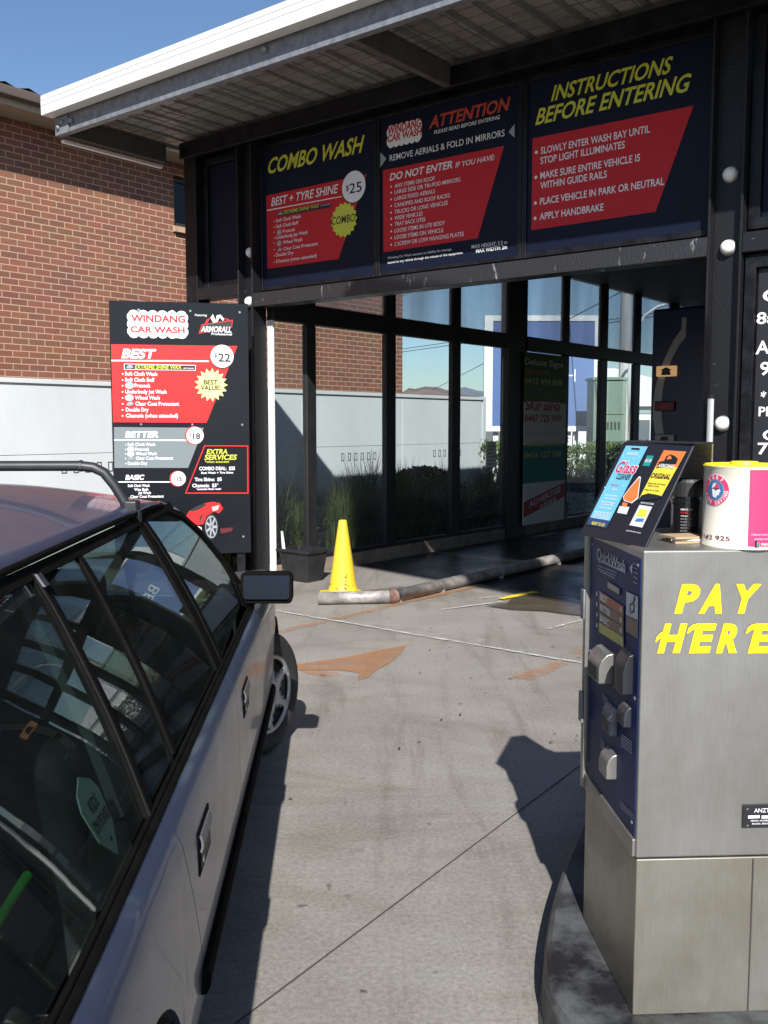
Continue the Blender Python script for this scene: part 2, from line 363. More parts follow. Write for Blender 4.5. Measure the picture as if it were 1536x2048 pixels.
M_wl = worn('worn_white_line', (0.56, 0.55, 0.52), 0.58, 14); M_or = worn('worn_orange', (0.42, 0.19, 0.075), 0.62, 6, soft=0.25, amax=0.82); M_or2 = worn('faded_orange', (0.46, 0.21, 0.09), 0.42, 4, soft=0.25, amax=0.7)
M_yl = worn('worn_yellow_line', (0.78, 0.62, 0.03), 0.75, 16); M_joint = mat('saw_cut', (0.05, 0.045, 0.04), 0.9)
M_pale = worn('pale_patch', (0.36, 0.335, 0.30), 0.7, 6, soft=0.2, amax=0.7); M_damp = worn('damp_patch', (0.10, 0.075, 0.05), 0.75, 2.2, rough=0.25, soft=0.12, amax=0.82)
M_oil = worn('oil_stain', (0.06, 0.05, 0.042), 0.35, 3.2, rough=0.5, soft=0.25, amax=0.55)
Z6 = lambda x, y: (500 + .4557 * x, 1080 + .4557 * y)
strip('painted_line', (538, 1221), (1166, 1329), .030, M_wl, .012, jit=.5, n=60)
film('pale_strip', [Z6(360, 352), Z6(620, 365), Z6(1040, 440), Z6(980, 470), Z6(640, 410)], M_pale, .004)
film('pale_strip', [Z6(230, 330), Z6(330, 322), Z6(390, 338), Z6(290, 352)], M_pale, .004)
film('painted_arrow', [Z6(195, 548), Z6(420, 517), Z6(560, 486), Z6(690, 463), Z6(660, 505), Z6(610, 545), Z6(560, 572), Z6(520, 605), Z6(470, 622), Z6(480, 588), Z6(440, 580), Z6(360, 575), Z6(215, 575)], M_or, .008)
film('painted_arrow', [Z6(215, 572), Z6(380, 580), Z6(400, 598), Z6(330, 605), Z6(250, 590)], M_or2, .004)
strip('orange_line', Z6(375, 348), Z6(620, 288), .10, M_or2, .008, jit=.3)
strip('orange_line', Z6(620, 288), Z6(1025, 200), .09, M_or, .008, jit=.2)
strip('orange_line', Z6(120, 408), Z6(370, 347), .10, M_or2, .008, jit=.4)
strip('orange_line', Z6(1190, 612), Z6(1370, 540), .13, M_or2, .008, jit=.3)
strip('orange_line', Z6(1420, 500), Z6(1540, 470), .10, M_or2, .008, jit=.3)
strip('yellow_line', Z6(1100, 264), Z6(1255, 233), .085, M_yl, .016, jit=.15)
strip('white_dash', Z6(838, 310), Z6(1110, 275), .030, M_wl, .012, jit=.6, n=40)
strip('white_dash', Z6(1000, 262), Z6(1120, 248), .022, M_wl, .012, jit=.6, n=30)
strip('white_dash', Z6(1310, 395), Z6(1480, 350), .022, M_wl, .012, jit=.7, n=30)
film('damp_patch', [Z6(1030, 294), Z6(1130, 282), Z6(1150, 262), Z6(1270, 236), Z6(1420, 262), Z6(1560, 330), Z6(1540, 345), Z6(1400, 333), Z6(1290, 318), Z6(1150, 312)], M_damp, .020)
strip('slab_joint', (470, 2050), (1175, 1521), .006, M_joint, .004, n=8)
lf = MB()
for k in range(16):
    x, y = random.choice([(840, 1238), (1110, 1460), (1150, 1480), (890, 1330), (640, 1600), (930, 1420), (760, 1520)]); x += random.uniform(-60, 60); y += random.uniform(-35, 35); gx, gy = gpx(x, y)
    a = random.uniform(0, 6.28); r = random.uniform(.008, .02)
    lf.add([(gx + r * math.cos(a), gy + r * math.sin(a), .012), (gx - .4 * r * math.sin(a), gy + .4 * r * math.cos(a), .018), (gx - r * math.cos(a), gy - r * math.sin(a), .013), (gx + .4 * r * math.sin(a), gy - .4 * r * math.cos(a), .014)], [(0, 1, 2, 3)])
tag(lf.build('leaf_litter', mat('dead_leaf', (0.05, 0.035, 0.02), 0.8)), 'tiny dry dark leaf scraps scattered over the concrete driveway', 'litter', kind='stuff')

# ------------------------------------------------------------------ car wash building
bld = thing('car_wash_building', 'black steel framed car wash bay with glazed side wall and white edged skillion roof', 'building', MBLD)
def ibeam(name, u0, u1, z0, z1, m=M_worn):
    b_ = MB(); b_.box(u0, u0 + .016, 0, .2, z0, z1); b_.box(u1 - .016, u1, 0, .2, z0, z1); b_.box(u0 + .016, u1 - .016, .092, .106, z0, z1)
    return b_.build(name, m, bld, bevel=.002, seg=1)
ibeam('column', -.29, -.07, 0, 4.62); ibeam('column', 4.64, 4.885, 0, 4.62)
q = MB(); q.box(-1.11, -.925, 0, .18, 0, 4.62); q.build('corner_column', M_black, bld, bevel=.004, seg=1)
q = MB(); q.box(-.066, 4.638, .003, .19, 2.862, 3.0); q.build('beam', M_peel, bld, bevel=.004, seg=1)
q = MB(); q.box(-.923, -.292, .004, .19, 3.0, 3.12); q.build('beam', M_worn, bld, bevel=.004, seg=1)
q = MB(); q.box(4.888, 9.0, .003, .19, 2.862, 3.0); q.build('beam', M_worn, bld, bevel=.004, seg=1)
q = MB(); q.box(-1.11, 9.0, -.06, -.004, 4.50, 4.664); q.build('header', M_black, bld, bevel=.003, seg=1)
# sign wall above the opening: frame pieces round four recessed panels
q = MB(); q.box(-.06, 4.63, .16, .19, 3.002, 4.6); q.box(-.92, -.294, .16, .19, 3.122, 4.6); q.box(4.89, 9.0, .16, .19, 3.002, 4.6); q.build('wall_panel', M_black, bld)
def rect_frame(u0, u1, z0, z1, w, v0, v1, name='panel_frame', m=M_black):
    b_ = MB(); b_.box(u0, u0 + w, v0, v1, z0, z1); b_.box(u1 - w, u1, v0, v1, z0, z1); b_.box(u0 + w, u1 - w, v0, v1, z0, z0 + w); b_.box(u0 + w, u1 - w, v0, v1, z1 - w, z1)
    return b_.build(name, m, bld, bevel=.003, seg=1)
rect_frame(-.066, 1.482, 3.03, 4.49, .035, .112, .158); rect_frame(1.486, 3.028, 3.03, 4.49, .035, .112, .158); rect_frame(3.032, 4.636, 3.03, 4.49, .045, .112, .158)
rect_frame(-.915, -.30, 3.125, 4.49, .07, .09, .158); rect_frame(4.895, 6.9, 3.03, 4.49, .08, .09, .158)
q = MB(); q.box(-.84, -.372, .13, .157, 3.2, 4.415); q.build('panel', M_navy, bld); q = MB(); q.box(4.98, 6.81, .13, .157, 3.12, 4.4); q.build('panel', M_navy, bld)
q = MB(); q.box(4.888, 9.0, .10, .19, 0, 2.858); q.build('front_wall', M_black, bld); rect_frame(4.90, 6.9, .25, 2.83, .075, .045, .098)
q = MB(); q.box(4.98, 5.1, .3, 13, 0, 4.6); q.build('side_wall', M_dark, bld)
q = MB(); q.box(8.9, 9.0, .2, 13, 0, 4.6); q.build('side_wall', M_dark, bld)
q = MB(); q.box(-.12, 9.0, .2, 13, 3.97, 4.0); q.build('ceiling', M_dark, bld)
# roof: ribbed sheet, fascia, purlins, rafters, safety mesh
def roofz(v): return 4.715 - .003 * v
pts = []; u = -1.40
while u < 9.2:
    pts += [(u, 0), (u + .025, .042), (u + .055, .042), (u + .08, 0)]; u += .24
q = MB(); n = len(pts); q.add([(x, -1.46, roofz(-1.46) + z) for x, z in pts] + [(x, .26, roofz(.26) + z) for x, z in pts], [(i, i + 1, i + 1 + n, i + n) for i in range(n - 1)])
q.build('canopy_sheet', M_zinc, bld, solid=.004)
pts = [p_ for p_ in pts if p_[0] > -.16]; n = len(pts); q = MB(); q.add([(x, .24, 4.05 + z) for x, z in pts] + [(x, 13.3, 4.03 + z) for x, z in pts], [(i, i + 1, i + 1 + n, i + n) for i in range(n - 1)])
q.build('roof_sheet', M_zinc, bld, solid=.004)
q = MB(); q.box(-1.40, 9.2, .262, .275, 4.5, 4.74); q.build('roof_upstand', M_galv, bld)
q = MB(); q.prism([(-1.50, 4.667), (-1.462, 4.667), (-1.462, 4.852), (-1.50, 4.852), (-1.503, 4.806), (-1.498, 4.802), (-1.503, 4.798), (-1.503, 4.756), (-1.498, 4.752), (-1.503, 4.748)], -1.43, 9.3, M=Matrix(((0, 1, 0, 0), (1, 0, 0, 0), (0, 0, 1, 0), (0, 0, 0, 1))))
q.box(-1.43, 9.3, -1.46, -1.38, 4.667, 4.672); q.build('fascia', M_fascia, bld)
q = MB(); q.box(-1.43, -1.405, -1.458, .26, 4.70, 4.845); q.build('barge', M_galv, bld)
q = MB(); q.box(-1.41, 9.2, -1.36, -1.345, 4.50, 4.70); q.box(-1.41, 9.2, -1.345, -1.29, 4.50, 4.512); q.box(-1.41, 9.2, -1.345, -1.29, 4.69, 4.70); q.build('purlin', M_galv, bld, bevel=.003)
for uu in (-1.33, 2.42, 6.3):
    q = MB(); q.box(uu, uu + .012, -1.285, -.065, 4.50, 4.69); q.box(uu - .05, uu, -1.285, -.065, 4.50, 4.512); q.build('rafter', mat('dull_primer', (.085, .08, .072), .6, var=.2, vscale=6), bld, bevel=.002, seg=1)
q = MB(); q.box(-1.425, -1.375, -1.29, -.07, 4.45, 4.475); q.build('barge_capping', M_trim, bld)
q = MB()
for uu in (-1.25, -1.21): q.box(uu - .09, uu - .08, -1.375, -1.362, 4.49, 4.66)
q.box(-1.39, -1.17, -1.378, -1.362, 4.49, 4.65); q.build('bracket', M_galv, bld, bevel=.003)
for uu, zz in ((-1.12, 4.59), (-1.33, 4.56), (-1.27, 4.60), (1.55, 4.62)):
    b_ = MB(); b_.lathe([(0, .025), (.022, .02), (.026, 0), (.026, -.01)], 12, M=T3(uu, -1.378, zz) @ Matrix.Rotation(R_(90), 4, 'X')); b_.build('bolt', M_galv, bld, smooth=True)
b_ = MB(); rr = random.Random(3)
for k in range(9):
    v = -1.22 + k * .15; b_.tube([(-1.35 + i * .3, v + rr.uniform(-.01, .01), 4.665 + rr.uniform(-.014, .006)) for i in range(36)], .0032, 4)
for k in range(34):
    uu = -1.25 + k * .3; b_.tube([(uu + rr.uniform(-.012, .012), -1.28 + i * .15, 4.665 + rr.uniform(-.014, .006)) for i in range(9)], .0032, 4)
b_.build('safety_mesh', mat('rusty_wire', (0.05, 0.045, 0.04), 0.6), bld)
# glazed left wall: mullions, transom, kerb and panes
for v0, v1 in ((.735, .885), (2.13, 2.32), (3.54, 3.73), (6.61, 6.79), (7.92, 8.17), (9.27, 9.52), (10.9, 11.3), (12.7, 13.0)):
    q = MB(); q.box(-.07, 0, v0, v1, .16, 2.738); q.box(-.07, 0, v0, v1, 2.952, 3.968); q.build('mullion', M_dark, bld, bevel=.004, seg=1)
q = MB(); q.box(-.12, .012, 4.93, 5.45, 0, 3.968); q.build('wall_pier', M_dark, bld)
q = MB(); q.box(-.07, .03, .2, 4.93, 2.742, 2.948); q.box(-.07, .03, 5.45, 13, 2.742, 2.948); q.build('transom', M_dark, bld, bevel=.004, seg=1)
q = MB(); q.box(-.15, .0, .22, 4.92, -.02, .155); q.box(-.15, .0, 5.46, 13, -.02, .155); q.build('kerb', mat('kerb_concrete', (0.20, 0.165, 0.13), 0.85, var=0.3, vscale=5, bump=0.5, bscale=25), bld, bevel=.012)
q = MB(); q.box(-.068, -.002, .225, 4.92, .157, .20); q.build('sill_rail', M_dark, bld)
M_pane = glass('window_glass', (0.88, 0.92, 0.92), dust=0.035); M_paneU = glass('dusty_window_glass', (0.85, 0.90, 0.92), dust=0.55, dustcol=(0.60, 0.66, 0.72), dscale=1.3)
vs = [.22, .735, .885, 2.13, 2.32, 3.54, 3.73, 4.93, 5.45, 6.61, 6.79, 7.92, 8.17, 9.27, 9.52, 10.9, 11.3, 12.7]
for i in range(0, len(vs), 2):
    q = MB(); q.box(-.040, -.034, vs[i], vs[i + 1], .20, 2.742); q.build('window_pane', M_pane, bld)
    q = MB(); q.box(-.040, -.034, vs[i], vs[i + 1], 2.948, 3.968); q.build('upper_pane', M_paneU, bld)
q = MB(); q.box(-.1, 5.0, 12.95, 13.1, 3.25, 3.968); q.build('rear_header', mat('pale_soffit', (0.5, 0.5, 0.5), 0.6), bld)
q = MB(); q.box(1.9, 2.15, 12.9, 13.1, 0, 3.25); q.box(-.2, -.12, 12.98, 13.12, 0, 3.968); q.build('rear_column', M_dark, bld)
# white door track beside the left column
q = MB(); q.box(-.066, -.030, .205, .235, 0, 2.86); q.box(-.018, .006, .205, .235, 0, 2.86); q.build('door_track', M_trim, bld, bevel=.003)
# white domes on the column webs
def dome(u, z, label):
    t = thing('dome_light', label, 'dome light', MBLD @ T3(u, .090, z), 'white dome lights on the columns')
    b1 = MB(); b1.lathe([(0, .02), (.056, .02), (.06, .008), (.06, -.002)], 24, M=Matrix.Rotation(R_(90), 4, 'X')); b1.build('base', M_galv, t, smooth=True)
    b2 = MB(); b2.lathe([(.052 * math.cos(R_(a)), .02 + .052 * math.sin(R_(a))) for a in range(0, 91, 9)], 24, M=Matrix.Rotation(R_(90), 4, 'X')); b2.build('globe', mat('opal_plastic', (0.74, 0.73, 0.69), 0.35), t, smooth=True)
dome(4.765, 3.43, 'white dome light on the right column beside the instructions sign'); dome(4.765, 2.92, 'white dome light on the right column level with the peeling beam'); dome(4.765, 1.66, 'white dome light low on the right column above the yellow lidded tin')
dome(-.16, 3.43, 'white dome light half hidden on the left column beside the combo wash sign'); dome(-.19, 2.93, 'white dome light on the left column just above the menu board')
b_ = MB(); b_.tube([(4.725, -.06, 0), (4.725, -.06, 1.84)], .022, 16); b_.tube([(4.725, -.06, 1.84), (4.725, -.06, 1.87)], .026, 12, 1)
tag(b_.build('height_pole', [M_trim, M_ink], M=MBLD, smooth=False), 'short white upright pole with black cap against the right column', 'pole')

# ------------------------------------------------------------------ signs over the opening
def wall_sign(name, label, u0, u1, z0, z1):
    t = thing(name, label, 'sign', MBLD @ T3(0, 0.128, 0)); q_ = MB(); q_.box(u0, u1, 0, .028, z0, z1); q_.build('board', M_navy, t); return t, Art(MBLD @ T3(0, .128, 0), .002)
z2 = lambda x, y: (380 + .4427 * x, 200 + .4427 * y); z3 = lambda x, y: (1000 + .349 * x, 100 + .349 * y)
def t2(a, s, x0, y0, x1, y1, h, m, l, sh=0, wt=0.0): a.text(s, z2(x0, y0), z2(x1, y1), h * .4427, m, l, sh, wt)
def t3(a, s, x0, y0, x1, y1, h, m, l, sh=0, wt=0.0): a.text(s, z3(x0, y0), z3(x1, y1), h * .349, m, l, sh, wt)
t, a = wall_sign('price_sign', 'navy sign headed COMBO WASH with a 25 dollar price circle', -.028, 1.444, 3.068, 4.452)
t2(a, 'COMBO WASH', 348, 335, 790, 232, 66, M_yel, 2, .32, .022)
a.poly([z2(345, 432), z2(800, 335), z2(672, 718), z2(350, 763)], M_signred, 1)
t2(a, 'BEST + TYRE SHINE', 368, 480, 672, 423, 36, M_white, 3, .22, .012)
a.poly([z2(348, 497), z2(686, 434), z2(686, 438), z2(348, 502)], M_white, 2)
a.disc(z2(741, 392), .152, M_ink, 3); a.disc(z2(741, 392), .145, M_white, 4)
t2(a, '$', 706, 412, 720, 409, 24, M_navy, 5); t2(a, '25', 722, 424, 778, 413, 44, M_navy, 5, 0, .005)
a.poly([z2(398, 508), z2(636, 463), z2(636, 485), z2(398, 528)], M_ink, 2); t2(a, 'EXTREME SHINE WAX', 425, 516, 585, 487, 15, M_yel, 3, .2, .012); t2(a, 'with carnauba', 593, 480, 632, 473, 7, M_white, 3)
for s, x, y, xe in (('Soft Cloth Wash', 390, 553, 501), ('Soft Cloth Buff', 390, 579, 490), ('Presoak', 420, 601, 477), ('Underbody Jet Wash', 390, 629, 532), ('Wheel Wash', 421, 651, 508), ('Clear Coat Protectant', 423, 680, 578), ('Double Dry', 390, 708, 468), ('Chamois (when attended)', 390, 737, 572)):
    t2(a, s, x, y, xe, y - (xe - x) * .17, 14.5, M_white, 2, 0, .006); a.disc(z2(382, y - 4), .006, M_white, 2, n=10)
for y in (598, 648): a.disc(z2(404, y), .028, M_grey, 2, sx=1.1)
a.poly([z2(393, 684), z2(404, 668), z2(416, 672), z2(418, 680)], M_grey, 2); a.poly([z2(398, 520), z2(408, 504), z2(420, 512), z2(420, 518)], M_grey, 3)
a.star(z2(697, 542), .168, M_yel, 3, 17, .86); t2(a, 'COMBO', 640, 566, 750, 547, 34, M_ink, 4, .12, .01)
a.build('lettering', t)
t, a = wall_sign('notice_sign', 'navy sign headed ATTENTION that lists vehicles that may not enter', 1.524, 2.990, 3.068, 4.452)
a.cloud(z2(897, 210), z2(1040, 92), M_white, 1, bumps=(6, 2)); t2(a, 'WINDANG', 892, 158, 1046, 122, 36, M_signred, 2, .1, .03); t2(a, 'CAR WASH', 892, 192, 1048, 160, 30, M_signred, 2, .1, .03)
t2(a, 'ATTENTION', 1080, 130, 1448, 47, 52, M_dred, 2, .25, .025); t2(a, 'PLEASE READ BEFORE ENTERING', 1103, 155, 1402, 90, 16, M_white, 2, .25, .008)
t2(a, 'REMOVE AERIALS & FOLD IN MIRRORS', 903, 277, 1422, 165, 27, M_white, 2, 0, .004)
a.poly([z2(853, 228), z2(888, 265), z2(853, 316)], M_grey, 2); a.poly([z2(1467, 108), z2(1467, 170), z2(1440, 145)], M_grey, 2)
a.poly([z2(872, 318), z2(1420, 207), z2(1300, 625), z2(875, 688)], M_signred, 1)
t2(a, 'DO NOT ENTER', 903, 365, 1192, 308, 31, M_white, 2, .22, .018); t2(a, 'IF YOU HAVE:', 1200, 306, 1380, 270, 23, M_white, 2, .22, .008)
for s, y, xe in (('ANY ITEMS ON ROOF', 398, 1107), ('LARGE SIDE OR TRI-POD MIRRORS', 425, 1222), ('LARGE FIXED AERIALS', 455, 1108), ('CANOPIES AND ROOF RACKS', 485, 1175), ('TRUCKS OR LONG VEHICLES', 515, 1165), ('WIDE VEHICLES', 543, 1052), ('TRAY BACK UTES', 570, 1064), ('LOOSE ITEMS IN UTE BODY', 600, 1153), ('LOOSE ITEMS ON VEHICLE', 630, 1145), ('2 SCREW OR LOW HANGING PLATES', 660, 1238)):
    t2(a, s, 925, y, xe, y - (xe - 925) * .165, 17.5, M_white, 2, 0, .006); a.disc(z2(910, y - 6), .009, M_white, 2, n=10)
t2(a, 'Windang Car Wash assumes no liability for damage', 893, 719, 1182, 678, 10, M_white, 2, 0, .004); t2(a, 'caused to any vehicle through the misuse of this equipment.', 893, 740, 1234, 690, 10.5, M_white, 2, 0, .012)
t2(a, 'MAX HEIGHT: 2.3 m', 1273, 672, 1433, 650, 16, M_white, 2, 0, .004); t2(a, 'MAX WIDTH: 2m', 1293, 691, 1433, 673, 17, M_white, 2, 0, .016)
a.build('lettering', t)
t, a = wall_sign('instruction_sign', 'navy sign headed INSTRUCTIONS BEFORE ENTERING with four bullet points on red', 3.08, 4.588, 3.078, 4.442)
t3(a, 'INSTRUCTIONS', 293, 293, 995, 140, 82, M_yel, 2, .3, .02); t3(a, 'BEFORE ENTERING', 203, 430, 1100, 245, 86, M_yel, 2, .3, .02)
a.poly([z3(187, 508), z3(1110, 318), z3(893, 927), z3(180, 1033)], M_signred, 1)
for s, x, y, xe, ye, bl in (('SLOWLY ENTER WASH BAY UNTIL', 235, 597, 860, 478, 1), ('STOP LIGHT ILLUMINATES', 233, 655, 716, 562, 0), ('MAKE SURE ENTIRE VEHICLE IS', 232, 740, 803, 640, 1), ('WITHIN GUIDE RAILS', 232, 797, 613, 730, 0), ('PLACE VEHICLE IN PARK OR NEUTRAL', 230, 888, 942, 770, 1), ('APPLY HANDBRAKE', 228, 975, 594, 915, 1)):
    t3(a, s, x, y, xe, ye, 38, M_white, 2, 0, .014)
    if bl: a.disc(z3(x - 26, y - 10), .014, M_white, 2, n=12)
a.build('lettering', t)
t = thing('hours_sign', 'black opening hours sign with white lettering on the wall right of the bay', 'sign', MBLD @ T3(0, .094, 0)); q = MB(); q.box(4.985, 6.82, -.006, .004, .32, 2.745); q.build('board', M_ink, t)
a = Art(MBLD @ T3(0, .094, 0), .008)
def th(s, x, y, h, wpx): a.text(s, (x, y), (x + wpx, y - wpx * .13), h, M_white, 1, 0, .02)
th('OPEN', 1525, 604, 24, 150); th('8am - 6pm', 1513, 648, 22, 190); th('ATTENDED', 1511, 708, 25, 210); th('9am - 5pm', 1520, 750, 25, 190); th('* WEATHER', 1521, 802, 18, 150); th('PERMITTING', 1517, 832, 18, 170); th('OPEN', 1525, 880, 20, 120); th('7 DAYS', 1515, 908, 22, 150)
a.build('lettering', t)

# ------------------------------------------------------------------ menu board
an = R_(11.6); MX = Vector((math.cos(an), math.sin(an), 0)); MY = Vector((-math.sin(an), math.cos(an), 0)); MM = frame((-1.36, 9.5, 0), MX, MY)
t = thing('menu_board', 'tall black wash price menu board on posts left of the bay', 'menu board', MM)
q = MB(); q.box(-1.306, .017, 0, .03, .368, 2.84); q.build('board', mat('board_black', (0.009, 0.010, 0.014), 0.2, spec=.3, var=0.1, vscale=2), t, bevel=.002, seg=1)
for x in (-1.2, -.12): q = MB(); q.box(x, x + .08, .032, .11, 0, 2.7); q.build('post', M_black, t)
a = Art(MM, .0015); z4 = lambda x, y: (210 + .2539 * x, 590 + .2539 * y)
def t4(s, x0, y0, x1, h, m, l=3, sh=0, wt=0.0): a.text(s, z4(x0, y0), z4(x1, y0), h * .2539, m, l, sh, wt)
M_bred = mat('board_red', (0.72, 0.02, 0.02), 0.35); M_bgrey = mat('board_grey', (0.16, 0.19, 0.20), 0.4); M_byel = mat('board_pale_yellow', (0.85, 0.80, 0.28), 0.4); M_blue = mat('droplet_blue', (0.45, 0.52, 0.75), 0.4)
a.cloud(z4(190, 312), z4(640, 152), M_white, 1, bumps=(6, 3)); t4('WINDANG', 205, 208, 632, 52, M_bred, 2, .0, .03); t4('CAR WASH', 200, 292, 628, 45, M_bred, 2, .0, .03)
for c, r in ((z4(265, 118), .012), (z4(530, 140), .025), (z4(573, 328), .016)): a.disc(c, r, M_white, 1, n=16)
t4('Featuring', 708, 165, 803, 16, M_white, 2, .1, .012)
a.poly([z4(738, 305), z4(760, 232), z4(1008, 195), z4(1000, 255)], M_bred, 1); a.poly([z4(745, 298), z4(764, 238), z4(1002, 202), z4(995, 250)], M_ink, 2); a.text('ARMORALL', z4(755, 290), z4(1000, 240), 11, M_white, 3, .15, .03)
a.poly([z4(830, 180), z4(850, 150), z4(866, 190), z4(880, 215), z4(852, 218)], M_white, 2); a.poly([z4(880, 160), z4(910, 155), z4(940, 190), z4(928, 205), z4(905, 175), z4(885, 212), z4(868, 215)], M_white, 2); a.poly([z4(786, 225), z4(800, 195), z4(830, 180), z4(815, 205), z4(800, 228)], M_bred, 2); a.poly([z4(940, 180), z4(965, 188), z4(985, 200), z4(962, 202)], M_bred, 2)
a.text('Professional', z4(838, 315), z4(1000, 290), 4.5, M_white, 3, .1, .02)
a.poly([z4(48, 388), z4(1043, 402), z4(800, 1006), z4(64, 1002)], M_bred, 1); t4('BEST', 130, 495, 405, 68, M_white, 3, .25, .045); a.poly([z4(50, 510), z4(818, 516), z4(818, 528), z4(50, 522)], M_white, 2)
a.disc(z4(922, 487), .118, M_ink, 3); a.disc(z4(922, 483), .112, M_white, 4); t4('$', 862, 490, 882, 32, M_ink, 5, 0, .02); t4('22', 892, 524, 988, 62, M_ink, 5, 0, .02)
a.poly([z4(150, 540), z4(716, 552), z4(714, 596), z4(150, 588)], M_white, 2); a.poly([z4(156, 545), z4(711, 557), z4(709, 591), z4(156, 583)], M_ink, 3); t4('EXTREME SHINE WAX', 236, 580, 606, 30, M_yel, 4, .15, .025); t4('with Carnauba', 616, 582, 700, 11, M_white, 4, 0, .02); a.poly([z4(166, 576), z4(180, 552), z4(210, 550), z4(226, 570), z4(200, 580)], M_grey, 4)
for s, x, y, xe in (('Soft Cloth Wash', 156, 634, 412), ('Soft Cloth Buff', 158, 681, 390), ('Presoak', 232, 727, 360), ('Underbody Jet Wash', 160, 775, 486), ('Wheel Wash', 236, 823, 432), ('Clear Coat Protectant', 240, 870, 584), ('Double Dry', 164, 917, 344), ('Chamois (when attended)', 165, 964, 575)):
    t4(s, x, y, xe, 29, M_white, 3, 0, .03); a.disc(z4(139, y - 12), .008, M_white, 3, n=12)
for y in (713, 809, 1216, 1252): a.disc(z4(192 if y < 1000 else 203, y), .032 if y < 1000 else .028, M_blue, 3, sx=1.25)
a.poly([z4(168, 868), z4(180, 846), z4(212, 838), z4(226, 860), z4(200, 872)], M_grey, 3); a.poly([z4(180, 1298), z4(194, 1280), z4(220, 1278), z4(228, 1290)], M_grey, 3)
a.star(z4(836, 708), .165, M_byel, 4, 17, .74, .98); t4('BEST', 776, 704, 890, 36, M_ink, 5, 0, .035); t4('VALUE!', 752, 748, 910, 36, M_ink, 5, 0, .035)
a.poly([z4(70, 1040), z4(778, 1046), z4(655, 1362), z4(74, 1362)], M_bgrey, 1); t4('BETTER', 158, 1122, 432, 46, M_white, 3, .2, .045); a.poly([z4(72, 1137), z4(640, 1139), z4(640, 1150), z4(72, 1148)], M_white, 2)
a.disc(z4(702, 1106), .090, M_bred, 3); a.disc(z4(709, 1106), .084, M_white, 4); t4('$', 666, 1112, 680, 26, M_ink, 5); t4('18', 694, 1134, 750, 44, M_ink, 5, 0, .03)
for s, x, y, xe in (('Soft Cloth Wash', 178, 1189, 396), ('Presoak', 238, 1227, 350), ('Wheel Wash', 243, 1262, 408), ('Clear Coat Protectant', 243, 1298, 536), ('Double Dry', 180, 1338, 334)): t4(s, x, y, xe, 24, M_white, 3, 0, .03); a.disc(z4(163, y - 10), .006, M_white, 3, n=12)
t4('BASIC', 160, 1455, 312, 36, M_white, 3, .2, .045); a.poly([z4(78, 1468), z4(520, 1468), z4(520, 1477), z4(78, 1477)], M_white, 2); a.disc(z4(572, 1446), .078, M_bred, 3); a.disc(z4(578, 1446), .072, M_white, 4); t4('$', 545, 1450, 556, 20, M_ink, 5); t4('15', 565, 1465, 606, 34, M_ink, 5, 0, .03)
for s, x, y, xe in (('Soft Cloth Wash', 180, 1512, 352), ('Wax Bath', 230, 1542, 342), ('Jet Wash', 262, 1568, 362), ('Clear Coat Protectant', 200, 1598, 463)): t4(s, x, y, xe, 20, M_white, 3, 0, .03)
def rim(o, i, m, l):
    for k in range(len(o)): k2 = (k + 1) % len(o); a.poly([o[k], o[k2], i[k2], i[k]], m, l)
rim([z4(782, 1184), z4(1128, 1186), z4(1130, 1564), z4(630, 1564)], [z4(788, 1191), z4(1120, 1193), z4(1122, 1556), z4(641, 1556)], M_bred, 2)
t4('EXTRA', 800, 1252, 972, 36, M_yel, 3, .2, .03); t4('SERVICES', 782, 1298, 1042, 38, M_yel, 3, .2, .03); t4('*when attended', 786, 1322, 978, 16, M_yel, 3, .15, .02)
t4('COMBO DEAL:  $25', 742, 1380, 1024, 26, M_white, 3, 0, .03); t4('Best Wash + Tire Shine', 758, 1408, 1010, 15, M_white, 3, 0, .03); t4('Tire Shine:  $5', 706, 1466, 920, 26, M_white, 3, 0, .03); t4('Chamois:  $3*', 688, 1514, 895, 26, M_white, 3, 0, .03); t4('*excludes Basic wash', 716, 1536, 914, 14, M_white, 3, 0, .03)
a.poly([z4(640, 1740), z4(665, 1700), z4(720, 1668), z4(780, 1642), z4(850, 1628), z4(905, 1640), z4(930, 1680), z4(900, 1720), z4(860, 1705), z4(800, 1740), z4(775, 1805), z4(735, 1810), z4(690, 1800), z4(645, 1780)], M_bred, 2)
a.poly([z4(664, 1698), z4(720, 1664), z4(780, 1640), z4(800, 1655), z4(740, 1690), z4(690, 1706)], M_ink, 3); a.poly([z4(840, 1670), z4(900, 1655), z4(890, 1690), z4(850, 1702)], mat('pale_pink', (0.85, 0.5, 0.5), 0.4), 3); a.poly([z4(680, 1800), z4(760, 1830), z4(772, 1895), z4(740, 1870)], M_white, 2); a.poly([z4(740, 1760), z4(762, 1720), z4(770, 1730), z4(750, 1790)], M_ink, 3)
a.disc(z4(838, 1826), .128, M_ink, 4, sx=.52); a.disc(z4(838, 1826), .112, M_grey, 5, sx=.52, r0=.100)
for k in range(7):
    x, z = a.at(*z4(838, 1826)); an_ = k * 2 * math.pi / 7; a.lpoly([(x + .5 * .02 * math.cos(an_ + .9), z + .02 * math.sin(an_ + .9)), (x + .52 * .1 * math.cos(an_ + .12), z + .1 * math.sin(an_ + .12)), (x + .52 * .1 * math.cos(an_ - .12), z + .1 * math.sin(an_ - .12)), (x + .5 * .02 * math.cos(an_ - .9), z + .02 * math.sin(an_ - .9))], M_grey, 5)
a.poly([z4(905, 1840), z4(1010, 1830), z4(1000, 1860), z4(915, 1880)], mat('floor_red', (0.10, 0.01, 0.012), 0.4), 2)
for x, y in ((265, 118), (672, 126), (1060, 136), (285, 1018), (688, 1020), (1080, 1022), (82, 1472), (1090, 1902)): a.disc(z4(x, y), .011, M_galv, 3, n=10)
a.build('lettering', t)

